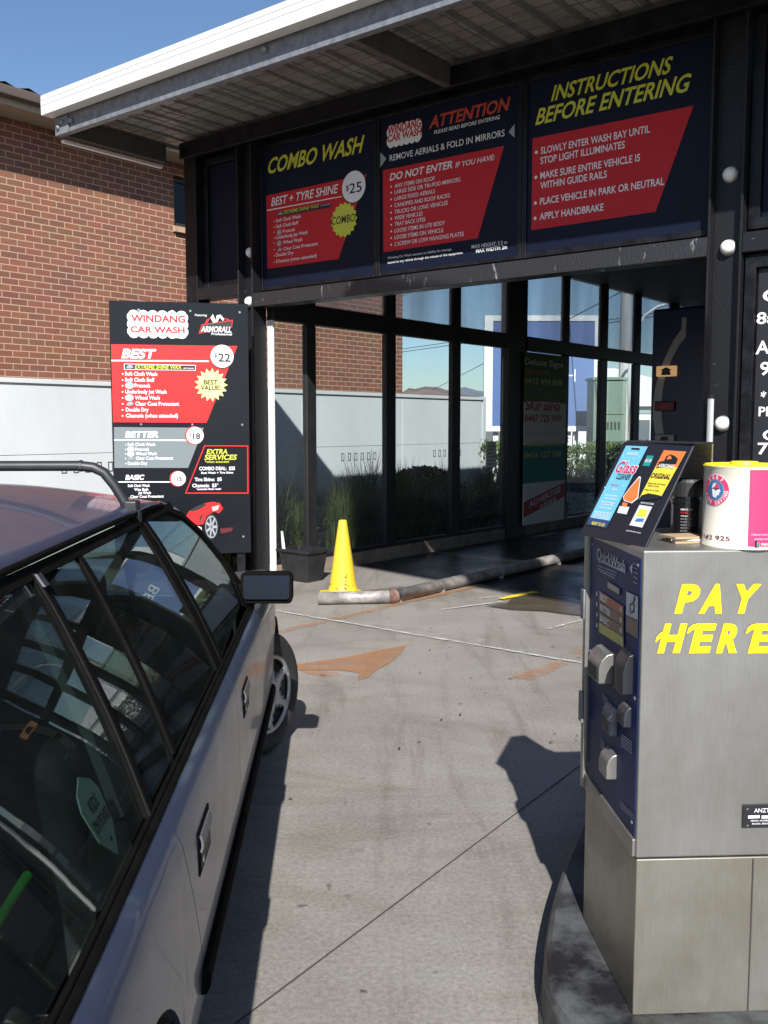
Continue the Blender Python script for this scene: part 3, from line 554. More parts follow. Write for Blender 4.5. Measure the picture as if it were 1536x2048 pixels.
# ------------------------------------------------------------------ signs inside the bay, on the glazed wall
MWALL = frame(P0, B, -A)
def bay_sign(name, label, z0, z1, m):
    t_ = thing(name, label, 'sign', MWALL @ T3(0, -.045, 0)); q_ = MB(); q_.box(5.34, 6.62, 0, .012, z0, z1); q_.build('board', m, t_); return t_, Art(MWALL @ T3(0, -.045, 0), .002)
M_sgreen = mat('sign_green', (0.10, 0.22, 0.06), 0.6, spec=.1); M_swhite = mat('sign_offwhite', (0.82, 0.82, 0.80), 0.6, spec=.1); M_steal = mat('sign_teal', (0.06, 0.26, 0.24), 0.6, spec=.1)
zc = lambda x, y: (780 + .4297 * x, 540 + .4297 * y)
def t5(a_, s, x0, y0, x1, h, m, sh=0, wt=0.0, l=1, dy=0.0): a_.text(s, zc(x0, y0), zc(x1, y0 + dy), h * .4297, m, l, sh, wt)
t, a = bay_sign('advert_sign', 'green signwriter advert, top of the four signs on the bay wall', 1.985, 2.72, M_sgreen); t5(a, 'Deluxe Signs', 628, 438, 806, 30, M_white, 0, .015); t5(a, 'Signwriting', 628, 476, 740, 18, M_dred, 0, .01); t5(a, '0412 494 808', 626, 528, 800, 28, M_yel, 0, .01); a.build('lettering', t)
t, a = bay_sign('advert_sign', 'white skip bins advert with red lettering, second of the signs on the bay wall', 1.355, 1.982, M_swhite); t5(a, 'Shellharbour City', 646, 583, 784, 22, M_ink, 0, .012); t5(a, 'SKIP BINS', 630, 650, 794, 44, M_signred, .15, .04); t5(a, '0447 725 999', 624, 706, 796, 32, M_signred, .1, .03); a.build('lettering', t)
t, a = bay_sign('advert_sign', 'teal towing service advert, third of the signs on the bay wall', .785, 1.352, M_steal); t5(a, 'SHELLHARBOUR', 626, 772, 790, 26, M_white, 0, .02); t5(a, 'TOWING SERVICE', 626, 824, 800, 24, M_yel, 0, .02); t5(a, '0416 127 108', 626, 876, 795, 26, M_yel, 0, .02); a.build('lettering', t)
t, a = bay_sign('advert_sign', 'white sign with red diagonal band reading ADVERTISE HERE, lowest on the bay wall', .16, .782, M_swhite)
x0, z0 = a.at(*zc(622, 1045)); a.lpoly([(5.342, .28), (6.618, .52), (6.618, .75), (5.342, .51)], M_signred, 1); pass
aa = R_(11)
for s, x, z, w, h in (('ADVERTISE', 5.50, .415, 1.0, .085), ('HERE', 5.85, .365, .5, .075)):
    vs_, fs_ = glyphs(s, .02); mn = min(v[0] for v in vs_); mxx = max(v[0] for v in vs_); k = w / (mxx - mn)
    a.mb.add([a.pos(x + (v[0] - mn) * k * math.cos(aa) - v[1] * h / CAP * math.sin(aa), z + (v[0] - mn) * k * math.sin(aa) + v[1] * h / CAP * math.cos(aa), 3) for v in vs_], fs_, a.mi(M_white))
a.build('lettering', t)
t = thing('paper_notice', 'small white paper notice taped to the side glass in front of the hedge', 'notice', MWALL @ T3(0, .028, 0)); q = MB(); q.box(4.42, 4.68, 0, .004, 1.05, 1.42); q.build('sheet', M_swhite, t)
a = Art(MWALL @ T3(0, .028, 0), .002)
for k in range(6): a.lpoly([(4.45, 1.36 - k * .05), (4.45 + .2 - .03 * (k % 3), 1.36 - k * .05), (4.45 + .2 - .03 * (k % 3), 1.345 - k * .05), (4.45, 1.345 - k * .05)], M_grey, 1)
a.build('print', t)

# ------------------------------------------------------------------ wash machine inside the bay
MW = MBLD @ T3(0, 5, 0); t = thing('wash_machine', 'tall dark blue wash gantry tower with curved pale stripe and signal panels', 'wash machine', MW)
M_mach = mat('machine_blue', (0.010, 0.022, 0.075), 0.35)
q = MB(); q.box(2.12, 2.86, 0, .75, .1, 3.14); q.build('tower', M_mach, t, bevel=.03)
q = MB(); q.box(2.90, 3.3, .2, .7, .1, 3.0); q.build('side_cabinet', M_dark, t, bevel=.02)
q = MB(); q.box(2.1, 3.3, .1, .9, 0, .098); q.build('base', M_galv, t)
q = MB()
for k in range(12): q.box(3.0 + .02 * (k % 2), 3.25, .06, .19, .5 + k * .16, .6 + k * .16)
q.build('brush', mat('brush_grey', (0.06, 0.09, 0.10), 0.8), t)
a = Art(MW, .003); zm = lambda x, y: (1280 + .2344 * x, 480 + .2344 * y); M_mst = mat('machine_stripe', (0.42, 0.44, 0.46), 0.5)
L_ = [(358, 660), (355, 760), (290, 850), (225, 980), (165, 1120), (130, 1260), (112, 1400), (112, 1520), (130, 1655)]; Rr = [(397, 660), (390, 830), (330, 905), (275, 1010), (225, 1130), (195, 1270), (183, 1400), (185, 1520), (203, 1650)]
for i in range(len(L_) - 1): a.poly([zm(*L_[i]), zm(*Rr[i]), zm(*Rr[i + 1]), zm(*L_[i + 1])], M_mst, 1)
a.build('stripe', t)
def lightbox(nm, cx, cy, w, h, m, parts):
    x, z = a.at(*zm(cx, cy)); q_ = MB(); q_.box(x - w / 2, x + w / 2, -.045, -.006, z - h / 2, z + h / 2); o_ = q_.build(nm, m, t, bevel=.012)
    a2 = Art(MW @ T3(0, -.045, 0), .002)
    parts(a2, x, z); a2.build('symbol', o_).matrix_local = T3(0, -.045, 0)
lightbox('arrow_signal', 233, 1120, .27, .135, mat('amber_lens', (0.45, 0.25, 0.10), 0.4, emit=(0.62, 0.36, 0.16, 0.42)), lambda a2, x, z: (a2.lpoly([(x - .085, z + .01), (x, z + .05), (x + .085, z + .01), (x + .05, z + .012), (x + .065, z - .05), (x - .065, z - .05), (x - .05, z + .012)], M_ink, 1), [a2.lpoly([(x - .03 + .006 * k, z + .03 - .022 * k - .03), (x + .03 - .006 * k, z + .03 - .022 * k - .03), (x + .03 - .006 * k, z + .025 - .022 * k - .03), (x - .03 + .006 * k, z + .025 - .022 * k - .03)], M_dred, 2) for k in range(3)]))
lightbox('stop_signal', 215, 1418, .27, .125, mat('dull_red_lens', (0.12, 0.008, 0.008), 0.4), lambda a2, x, z: a2.ltext('STOP', x - .06, z - .02, .12, .04, M_dred, 1, 0, .02))
lightbox('lower_signal', 218, 1690, .26, .09, M_mst, lambda a2, x, z: a2.lpoly([(x - .06, z - .03), (x + .06, z - .03), (x + .04, z + .02), (x - .04, z + .02)], M_ink, 1))

# ------------------------------------------------------------------ guide rail, cone, tub
M_pipe = mat('weathered_pipe', (0.34, 0.315, 0.295), 0.45, metal=0.3, var=0.4, vscale=9, bump=0.2, bscale=30, stretch=(1, 1, 1), rvar=0.1)
t = thing('guide_rail', 'low grey pipe guide rail with bent end along the bay floor', 'guide rail', T3(0, 0, 0))
e0, e1, e2 = Vector((*gpx(636, 1210), .065)), Vector((*gpx(784, 1207), .065)), Vector((*gpx(950, 1167), .065)); far = e2 + B * 9
q = MB(); q.tube([e1, e2, far], .06, 18); q.build('pipe', M_pipe, t, smooth=True)
q = MB(); q.tube([e0, e1], .058, 18); q.build('end_pipe', M_pipe, t, smooth=True)
d = (e1 - e0).normalized(); d2 = (e2 - e1).normalized()
q = MB(); q.tube([e1 - d * .028, e1, e1 + d2 * .028], .067, 18); q.build('coupling', mat('rusty_coupling', (0.15, 0.085, 0.065), 0.7, var=0.4, vscale=20), t, smooth=True)
q = MB()
for k in (.1, .8, 1.9, 3.2, 4.6): c = e1 + B * k; q.box(-.03, .03, -.04, .04, 0, .03, M=T3(c.x, c.y, 0))
q.build('foot', M_galv, t)
q = MB(); o_ = e1 + B * .25 - A * .14; q.box(-.02, .02, 0, 1.3, .002, .05, M=frame((o_.x, o_.y, 0), A, B))
tag(q.build('timber_batten', mat('grey_timber', (0.12, 0.10, 0.085), 0.85, var=0.3, vscale=20)), 'long thin dark batten lying on the concrete behind the guide rail', 'batten')
q = MB(); o_ = Vector((*gpx(730, 1192), 0)); q.box(0, .45, -.03, .03, .002, .05, M=frame(o_, (B + A * .35).normalized(), (-A + B * .35).normalized()))
tag(q.build('timber_offcut', MATS['grey_timber']), 'short dark timber offcut lying beside the base of the yellow cone', 'offcut')
cx, cy = gpx(686, 1192); t = thing('traffic_cone', 'tall plain yellow traffic cone at the bay entrance behind the rail end', 'traffic cone', T3(cx, cy, 0))
M_cone = mat('cone_yellow', (0.74, 0.49, 0.03), 0.5, var=0.10, vscale=4, bump=0.05)
q = MB(); q.lathe([(.160, .03), (.150, .035), (.128, .12), (.085, .42), (.042, .715), (.038, .735), (.028, .742), (.0, .742)], 40); q.build('body', M_cone, t, smooth=True)
q = MB(); q.box(-.2, .2, -.2, .2, 0, .032); q.build('base', M_cone, t, bevel=.012, M=Matrix.Rotation(R_(12), 4, 'Z'))
a = Art(T3(cx, cy, 0), 0, .001, curve=lambda x, z, d: ((.1475 - .147 * z + d + .0015) * math.sin(x / .1), -(.1475 - .147 * z + d + .0015) * math.cos(x / .1), z))
rr = random.Random(9)
for k in range(26):
    x = .028 + rr.gauss(0, .012); z = .16 + rr.uniform(-.08, .13); r = rr.uniform(.002, .006); a.disc((x, z), r, mat('cone_scuff', (0.10, 0.075, 0.02), 0.8), 1, px=False, n=8)
for k in range(14):
    x = rr.uniform(-.13, .13); z = .05 + abs(rr.gauss(0, .045)); a.disc((x, z), rr.uniform(.002, .007), MATS['cone_scuff'], 1, px=False, n=8, sx=1.8)
a.build('scuff', t)
t = thing('plastic_tub', 'black plastic tub standing by the door track at the bay entrance', 'tub', MBLD @ T3(.24, .40, 0))
q = MB(); w0, d0, w1, d1, h = .17, .12, .215, .16, .34
for (wa, da, za), (wb, db, zb) in (((w0, d0, 0), (w1, d1, h)), ((w1 - .012, d1 - .012, h), (w0 - .008, d0 - .008, .02))):
    c0 = [(-wa, -da, za), (wa, -da, za), (wa, da, za), (-wa, da, za)]; c1 = [(-wb, -db, zb), (wb, -db, zb), (wb, db, zb), (-wb, db, zb)]
    q.add(c0 + c1, [(0, 1, 5, 4), (1, 2, 6, 5), (2, 3, 7, 6), (3, 0, 4, 7)] + ([(3, 2, 1, 0)] if za == 0 else [(4, 5, 6, 7)]))
q.build('body', mat('black_plastic', (0.018, 0.018, 0.02), 0.45, var=0.3, vscale=8), t, bevel=.008)
q = MB(); q.box(-w1 - .02, w1 + .02, -d1 - .02, -d1 + .0, h - .03, h); q.box(-w1 - .02, w1 + .02, d1, d1 + .02, h - .03, h); q.box(-w1 - .02, -w1, -d1, d1, h - .03, h); q.box(w1, w1 + .02, -d1, d1, h - .03, h); q.build('rim', MATS['black_plastic'], t, bevel=.005)
q = MB(); q.tube([(-.16, -.09, .06), (-.19, -.11, .40), (-.21, -.1, .52)], .018, 10)
tag(q.build('waste_pipe', M_trim, M=MBLD @ T3(.24, .40, 0), smooth=True), 'short white plastic pipe standing in the black tub', 'pipe')

# ------------------------------------------------------------------ fence, brick building, garden
t = thing('concrete_fence', 'long pale grey panel fence with slotted vents beside the brick building', 'fence', MBLD @ T3(-3, 0, 0))
M_fence = mat('fence_grey', (0.58, 0.605, 0.615), 0.75, var=0.05, vscale=1.5, bump=0.12, bscale=18, stretch=(1, 1, 0.4)); M_fseam = mat('fence_seam', (0.33, 0.33, 0.32), 0.8)
v = -9.0; k = 0
while v < 8.9:
    v2 = min(v + 2.56, 8.94)
    q = MB(); q.box(-.08, 0, v + .004, v2 - .004, 1.304, 2.13); q.build('upper_panel', M_fence, t, bevel=.003, seg=1); q = MB(); q.box(-.085, .002, v + .004, v2 - .004, -.1, 1.298); q.build('lower_panel', M_fence, t, bevel=.003, seg=1)
    q = MB(); c = (v + v2) / 2 + .1
    for j in range(6):
        y = c - .42 + j * .165; w, hh, th_ = .036, .062, .012
        q.box(.003, .007, y - w, y - w + th_, 1.13 - hh, 1.13 + hh); q.box(.003, .007, y + w - th_, y + w, 1.13 - hh, 1.13 + hh); q.box(.003, .007, y - w + th_, y + w - th_, 1.13 - hh, 1.13 - hh + th_); q.box(.003, .007, y - w + th_, y + w - th_, 1.13 + hh - th_, 1.13 + hh)
    q.build('vent_slots', mat('slot_dark', (0.10, 0.10, 0.10), 0.8), t); v = v2
q = MB(); q.box(-.10, .025, -9, 8.95, 2.135, 2.19); q.build('capping', M_fence, t, bevel=.004)
q = MB(); q.box(-.11, .01, 8.95, 9.06, 0, 2.2); q.build('end_post', M_fence, t, bevel=.004)
t = thing('brick_building', 'red brick house with tiled hip roof behind the pale fence', 'house', MBLD @ T3(-3.9, 0, 0))
q = MB(); q.box(-9, 0, -14, 2.13, 0, 5.39); q.box(-9, 0, 3.3, 7.53, 0, 5.39); q.box(-9, 0, 2.13, 3.3, 0, 4.50); q.box(-9, 0, 2.13, 3.3, 5.22, 5.39); q.box(-9, -.16, 2.13, 3.3, 4.5, 5.22); q.build('wall', M_brick, t)
M_eave = mat('eave_beige', (0.42, 0.36, 0.28), 0.7); M_gut = mat('gutter_brown', (0.10, 0.075, 0.06), 0.5); M_tile = mat('roof_tile', (0.085, 0.06, 0.05), 0.8, var=0.3, vscale=4, bump=0.3)
q = MB(); q.box(-9.5, .47, -14.5, 8.0, 5.392, 5.41); q.build('soffit', M_eave, t); q = MB(); q.box(.472, .50, -14.5, 8.03, 5.37, 5.49); q.box(-9.5, .5, 8.03, 8.06, 5.37, 5.49); q.build('eave_board', M_eave, t)
q = MB(); q.box(.502, .62, -14.5, 8.07, 5.44, 5.56); q.build('gutter', M_gut, t, bevel=.02)
q = MB(); nst = 14
for i in range(nst):
    x0, x1 = .56 - i * .33, .56 - (i + 1) * .33 - .03; zz0 = 5.565 + i * .072; zz1 = zz0 + .08
    for j in range(74):
        y0 = -14.4 + j * .3
        if y0 + .3 > 8.06 - i * .33: continue
        q.add([(x0, y0, zz0), (x0, y0 + .15, zz0 + .045), (x0, y0 + .3, zz0), (x1, y0, zz1), (x1, y0 + .15, zz1 + .045), (x1, y0 + .3, zz1)], [(0, 1, 4, 3), (1, 2, 5, 4)])
q.add([(.5, 8.06, 5.55), (.5, -14.4, 5.55), (-4.5, -9.5, 6.60), (-4.5, 3.1, 6.60), (-9.5, 8.06, 5.55), (-9.5, -14.4, 5.55)], [(0, 3, 2, 1), (0, 4, 3), (1, 2, 5), (2, 3, 4, 5)]); q.build('roof', M_tile, t)
w = MB(); w.box(-.12, -.06, 2.14, 2.20, 4.52, 5.2); w.box(-.12, -.06, 3.23, 3.29, 4.52, 5.2); w.box(-.12, -.06, 2.2, 3.23, 4.52, 4.57); w.box(-.12, -.06, 2.2, 3.23, 5.15, 5.2); w = w.build('window', mat('window_frame_dark', (0.03, 0.028, 0.025), 0.5), t)
q = MB(); q.box(-.10, -.09, 2.2, 3.23, 4.57, 5.15); q.build('pane', glass('house_glass', (0.12, 0.14, 0.15)), w); q = MB(); q.box(-.155, .06, 2.10, 3.34, 4.42, 4.498); q.build('sill', mat('sill_brick', (0.42, 0.27, 0.18), 0.8, var=0.2), w)
# grasses between wall and fence
M_blade = mat('grass_blade', (0.030, 0.052, 0.016), 0.6, spec=.2, col2=(0.10, 0.11, 0.035), vscale=11, lo=0.4, hi=0.7)
def clump_mesh(seed, n, h, spread):
    r = random.Random(seed); q_ = MB()
    for k in range(n):
        a_ = r.uniform(0, 6.283); hh = h * r.uniform(.55, 1.0); out = spread * r.uniform(.25, 1.0); bx, by = r.gauss(0, .07), r.gauss(0, .07); w_ = r.uniform(.005, .010); pa = a_ + 1.57; prev = None
        pts_ = []
        for i in range(6):
            tt = i / 5; rad = out * tt ** 1.9; z_ = hh * (tt - .28 * tt ** 3 * (out / spread)); pts_.append((bx + rad * math.cos(a_), by + rad * math.sin(a_), z_, w_ * (1 - tt * .9)))
        vs_ = []
        for x_, y_, z_, ww in pts_: vs_ += [(x_ - ww * math.cos(pa), y_ - ww * math.sin(pa), z_), (x_ + ww * math.cos(pa), y_ + ww * math.sin(pa), z_)]
        q_.add(vs_, [(2 * i, 2 * i + 1, 2 * i + 3, 2 * i + 2) for i in range(5)])
    return q_
protos = [clump_mesh(s, 300, h, sp) for s, h, sp in ((1, 1.0, .5), (2, 1.2, .5), (3, .85, .55))]; pm = []
spots = [(-.85, .10, 0), (-.75, .75, 0), (-.8, 1.45, 1), (-.75, 2.15, 1), (-1.0, 2.75, 2), (-.85, 3.5, 1), (-.95, 4.2, 0), (-.9, 4.85, 2), (-1.0, 5.8, 0), (-.9, 6.8, 1), (-1.0, 7.8, 2), (-.9, 8.8, 0), (-1.9, 1.2, 2), (-2.0, 2.6, 0), (-1.9, 4.0, 1), (-2.0, 5.6, 2), (-.62, -.12, 2)] + [(-1.35 - .5 * (k % 2), .5 + k * .62, (k * 2 + 1) % 3) for k in range(14)]
lab = ['strappy green grass clump against the glazed wall, nearest the door track', 'strappy grass clump behind the tub, seen through the first glass bay', 'strappy grass clump behind the cone, seen through the side glass', 'tall dark grass clump left of the second mullion of the glass wall', 'spiky dark grass clump silhouetted in the middle of the glass wall', 'spiky dark grass clump right of the middle mullion of the glass wall', 'dark grass clump in front of the hedge left of the wall pier']
first = None
for i, (u, v, k) in enumerate(spots):
    if i < 3: o = protos[k if i == 0 else (1 if i == 1 else 2)].build('grass_clump', M_blade); pm.append(o.data)
    o = o if i < 3 else first.copy()
    if i == 0: first = o
    if i >= 3: o.data = pm[k % 3]; COL.objects.link(o)
    o.matrix_world = MBLD @ T3(u, v, 0) @ Matrix.Rotation(i * 1.3, 4, 'Z') @ Matrix.Scale(1.0 + .28 * ((i * 37) % 10) / 10, 4)
    tag(o, lab[i] if i < 7 else ('dry tipped grass clump under the left end of the menu board posts' if i == 16 else 'dark grass clump in the shaded garden bed between glass wall and fence'), 'grass clump', 'grass clumps in the garden bed')
def leafy(seed, n, dims, leaf, bump=0.25):
    r = random.Random(seed); q_ = MB(); L, D, H = dims
    for k in range(n):
        x = r.uniform(-L / 2, L / 2); top = H * (1 + bump * .5 * (math.sin(x * 2.3 + seed) + .6 * math.sin(x * 5.1)) * .3)
        if r.random() < .75:
            s_ = r.random(); y = r.choice((-1, 1)) * D / 2 * (.75 + .3 * r.random()) if s_ < .6 else r.uniform(-D / 2, D / 2); z = r.uniform(.03, 1) * top if s_ < .6 else top * r.uniform(.86, 1.06)
        else: y = r.uniform(-D / 2, D / 2) * .8; z = r.uniform(.05, .95) * top
        a_ = Vector((r.gauss(0, 1), r.gauss(0, 1), r.gauss(0, 1))).normalized(); b2 = a_.orthogonal().normalized(); l_ = leaf * r.uniform(.6, 1.3); c = Vector((x, y, z))
        q_.add([c - a_ * l_, c + b2 * l_ * .45, c + a_ * l_, c - b2 * l_ * .45], [(0, 1, 2, 3)])
    return q_
M_leaf = mat('hedge_leaf', (0.050, 0.095, 0.022), 0.55, col2=(0.11, 0.15, 0.04), vscale=5, lo=.4, hi=.7)
M_twig = mat('hedge_twig', (0.03, 0.025, 0.018), 0.9)
q = MB(); L0 = leafy(21, 8500, (7.4, 1.3, .62), .045); q.v, q.f, q.m = L0.v, L0.f, L0.m
tag(q.build('ground_cover', mat('ground_cover_leaf', (0.022, 0.042, 0.014), .6, col2=(0.05, 0.075, 0.02), vscale=6), M=MBLD @ T3(-1.5, 6.3, 0) @ Matrix.Rotation(R_(90), 4, 'Z')), 'dark low ground cover filling the garden bed beside the glazed bay wall', 'ground cover', kind='stuff')
def ball(u, v, r, h, label):
    rr_ = random.Random(4); q_ = MB()
    for k in range(5200):
        d = Vector((rr_.gauss(0, 1), rr_.gauss(0, 1), rr_.gauss(0, 1))).normalized(); k_ = rr_.random() ** .22; c = Vector((d.x * r * k_, d.y * r * k_, h * .5 + d.z * h * .5 * k_)); a_ = Vector((rr_.gauss(0, 1), rr_.gauss(0, 1), rr_.gauss(0, 1))).normalized(); b2 = a_.orthogonal().normalized(); l_ = rr_.uniform(.025, .05)
        q_.add([c - a_ * l_, c + b2 * l_ * .5, c + a_ * l_, c - b2 * l_ * .5], [(0, 1, 2, 3)])
    t_ = thing('shadow_shrub', label, 'shrub', MBLD @ T3(u, v, 0)); q_.build('foliage', MATS['ground_cover_leaf'], t_); q_ = MB(); q_.tube([(0, 0, 0), (.03, .02, h * .6)], [.03, .015], 6); q_.build('stem', mat('shrub_stem', (.03, .025, .02), .9), t_)
ball(-2.1, 5.75, .70, .98, 'rounded dark shrub added for a domed shadow on the pale fence behind the middle panes')  # shrub added in place of a dome-shaped shadow on the fence
def hedge(c, L, D, H, label, n, seed):
    t_ = thing('hedge', label, 'hedge', frame((c[0], c[1], 0), (1, 0, 0), (0, 1, 0))); leafy(seed, n, (L, D, H), .05).build('foliage', M_leaf, t_)
    q_ = MB(); r = random.Random(seed)
    for k in range(int(L * 8)): x = r.uniform(-L / 2, L / 2) * .95; y = r.uniform(-D / 2, D / 2) * .6; q_.tube([(x, y, 0), (x + r.gauss(0, .08), y + r.gauss(0, .08), H * .5), (x + r.gauss(0, .18), y + r.gauss(0, .14), H * .92)], [.014, .009, .004], 5)
    q_.build('stems', M_twig, t_)
hedge((2.55, 19.2), 2.2, 1.1, 1.32, 'clipped green hedge beyond the fence end left of the wall signs', 5200, 5); hedge((6.0, 23.2), 3.2, 1.0, 1.16, 'clipped green hedge under the blue billboard beside the green cabinet', 5200, 8)

# ------------------------------------------------------------------ street beyond the bay
t = thing('billboard', 'large blue roadside billboard with white frame on white legs', 'billboard', T3(0, 26, 0)); q = MB(); q.box(2.95, 5.7, 0, .1, 1.62, 4.45); q.build('panel', mat('billboard_blue', (0.085, 0.145, 0.34), 0.55, var=0.06, vscale=1), t)
q = MB()
for b4 in ((2.72, 2.95, -.03, .13, 1.48, 4.6), (5.7, 5.85, -.03, .13, 1.48, 4.6), (2.95, 5.7, -.03, .13, 1.48, 1.62), (2.95, 5.7, -.03, .13, 4.45, 4.6)): q.box(*b4)
q.build('frame', M_trim, t)
for x in (3.0, 3.42, 5.0, 5.2): q = MB(); q.box(x, x + .14, .14, .28, 0, 1.6); q.build('leg', M_trim, t)
a = Art(T3(0, 26, 0), .004); a.text('BEACH', (1046, 764), (1151, 764), 26, M_white, 1, 0, -.005); a.build('lettering', t)
def px_at(px, py, Y): d = sight(px, py); q_ = EYE + d * (Y / d.y); return q_
c = px_at(1218, 900, 24); t = thing('utility_cabinet', 'dull green street electrical cabinet seen through the side glass', 'utility cabinet', T3(c.x, 24, 0) @ Matrix.Scale(1.37, 4)); M_ug = mat('cabinet_green', (0.17, 0.24, 0.19), 0.6, var=0.1, vscale=3)
q = MB(); q.box(-.30, .30, 0, .6, .1, 2.02); q.build('body', M_ug, t, bevel=.01); q = MB(); q.box(-.33, .33, -.03, .63, 2.022, 2.08); q.build('roof', M_ug, t, bevel=.01); q = MB(); q.box(-.27, .27, -.015, -.003, 1.40, 1.98); q.build('door', M_ug, t, bevel=.004); q = MB(); q.box(-.27, .27, -.015, -.003, .15, 1.37); q.build('door', M_ug, t, bevel=.004)
q = MB()
for k in range(6): q.box(-.2 + k * .07, -.16 + k * .07, -.02, -.016, 1.12, 1.26)
q.build('vent', mat('vent_dark', (.05, .07, .06), .7), t); q = MB(); q.box(-.34, .34, -.05, .65, 0, .098); q.build('plinth', M_fence, t)
def pole(px, Y, r, h, label, m, lines=True):
    c_ = px_at(px, 850, Y); t_ = thing('power_pole', label, 'power pole', T3(c_.x, Y, 0)); q_ = MB(); q_.tube([(0, 0, 0), (0, 0, h)], [r, r * .75], 14); q_.build('shaft', m, t_, smooth=True); q_ = MB(); q_.box(-1.1, 1.1, -.06, .06, h - .6, h - .48); q_.build('crossarm', m, t_)
    q_ = MB(); 
    for x in (-1, -.4, .4, 1): q_.lathe([(.04, h - .48), (.05, h - .42), (.03, h - .36), (0, h - .34)], 10, M=T3(x, 0, 0))
    q_.build('insulator', M_trim, t_); return c_
M_pole = mat('pole_timber', (0.42, 0.41, 0.39), 0.85, var=0.15, vscale=4, stretch=(3, 3, .3)); pole(1247, 26, .17, 10.4, 'thick pale power pole standing beyond the side glass near the green cabinet', M_pole)
c0 = pole(560, 62, .16, 9, 'distant power pole hidden beyond the brick house', M_pole); 
q = MB(); e = px_at(1247, 850, 26)
for dz, dx in ((8.7, -.9), (8.7, .9), (7.4, 0)):
    A0 = Vector((e.x + dx, 26, dz + 1.1)); B0 = Vector((c0.x + dx, 62, dz)); q.tube([A0.lerp(B0, i / 14) - Vector((0, 0, 3.4 * (i / 14) * (1 - i / 14))) for i in range(15)], .013, 4)
for p0, p1, Y0, Y1 in (((790, 700), (960, 676), 52, 40), ((790, 706), (960, 682), 52, 40), ((900, 762), (1000, 710), 50, 36)):
    A0, B0 = px_at(*p0, Y0), px_at(*p1, Y1); A0, B0 = A0 + (A0 - B0) * .6, B0 + (B0 - A0) * 1.5; q.tube([A0.lerp(B0, i / 12) for i in range(13)], .014, 4)
tag(q.build('power_lines', mat('cable', (0.02, 0.02, 0.02), 0.6)), 'thin dark overhead power cables against the blue sky beyond the glass', 'power lines')
c = px_at(1258, 850, 24); t = thing('street_lamp', 'pale curved arm street lamp visible above the wash machine', 'street lamp', T3(c.x, 24, 0))
M_lp = mat('lamp_grey', (0.6, 0.62, 0.63), 0.5, metal=.2); q = MB(); pts = [(1258, 900), (1259, 760), (1264, 700), (1275, 655), (1290, 630), (1315, 613), (1345, 605), (1386, 595)]
q.tube([Vector((c.x, 24, 0)) - Vector((c.x, 24, 0))] + [px_at(x, y, 24) - Vector((c.x, 24, 0)) for x, y in pts[1:]], [.07, .06, .05, .045, .04, .04, .035, .035], 10); q.build('pole', M_lp, t, smooth=True)
l = px_at(1386, 595, 24) - Vector((c.x, 24, 0)); q = MB(); q.box(l.x, l.x + .42, -.12, .12, l.z - .10, l.z + .04); q.build('lamp_head', M_lp, t, bevel=.03)
# hall beyond the road
c = px_at(1200, 850, 46); t = thing('white_hall', 'white gabled hall across the road behind the utility cabinet', 'building', T3(c.x, 46, 0)); M_hall = mat('hall_white', (0.75, 0.74, 0.70), 0.7, var=0.04)
q = MB(); q.box(-1.5, 7.0, 0, 10, 0, 2.6); q.build('wall', M_hall, t); q = MB(); q.prism([(-2.2, 2.55), (7.6, 2.55), (.6, 4.35), (-.4, 4.35)], -.3, 10.3); q.build('roof', mat('hall_roof', (0.66, 0.66, 0.65), 0.55), t)
for x in (.2, 1.6, 3.2, 5.0): q = MB(); q.box(x, x + .8, -.03, .0, .9, 1.9); q.build('window', mat('far_window', (0.10, 0.12, 0.14), 0.3), t)
q = MB(); q.box(-1.6, 7.2, -.05, -.0, 2.2, 2.5); q.build('sign_band', mat('hall_band', (0.28, 0.33, 0.36), .6), t)
# hills
def hill(name, Y, pts, m, depth=200):
    q_ = MB(); top = [px_at(x, y, Y) for x, y in pts]; vs_ = []
    for p_ in top:
        for dy, k in ((-depth, 0), (-depth * .5, .62), (0, 1), (depth, 0)): vs_.append((p_.x * (1 + dy / Y), Y + dy, max(p_.z * k, 0) if k < 1 else p_.z))
    n_ = len(top); q_.add(vs_, [(i * 4 + j, (i + 1) * 4 + j, (i + 1) * 4 + j + 1, i * 4 + j + 1) for i in range(n_ - 1) for j in range(3)]); return tag(q_.build(name, m, smooth=True), kind='structure')
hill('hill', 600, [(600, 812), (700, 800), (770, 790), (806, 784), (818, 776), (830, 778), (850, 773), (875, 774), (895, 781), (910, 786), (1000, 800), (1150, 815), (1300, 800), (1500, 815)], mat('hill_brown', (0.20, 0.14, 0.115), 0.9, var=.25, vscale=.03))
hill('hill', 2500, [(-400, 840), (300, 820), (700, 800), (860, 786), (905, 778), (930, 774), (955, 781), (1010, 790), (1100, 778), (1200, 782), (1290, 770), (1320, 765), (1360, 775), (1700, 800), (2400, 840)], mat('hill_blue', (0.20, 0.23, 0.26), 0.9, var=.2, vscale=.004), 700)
# unseen panel on a pole, added behind the viewer to shade the bay mouth
t = thing('shade_panel', 'tall white shade panel added out of view on a single grey pole', 'sign'); sa_, sb_ = Vector((-.33, -.05, 8)), Vector((2.28, -3.05, 8)); sd = (sb_ - sa_).normalized(); MRS = frame(sa_, sd, Vector((-sd.y, sd.x, 0))); sw = (sb_ - sa_).length
q = MB(); q.box(0, sw, -.12, .12, 0, 1.5); q.build('panel', M_trim, t, M=MRS, bevel=.02); q = MB(); q.tube([(sw * .885, 0, -8), (sw * .885, 0, -.002)], .09, 16); q.build('pole', M_galv, t, M=MRS, smooth=True)

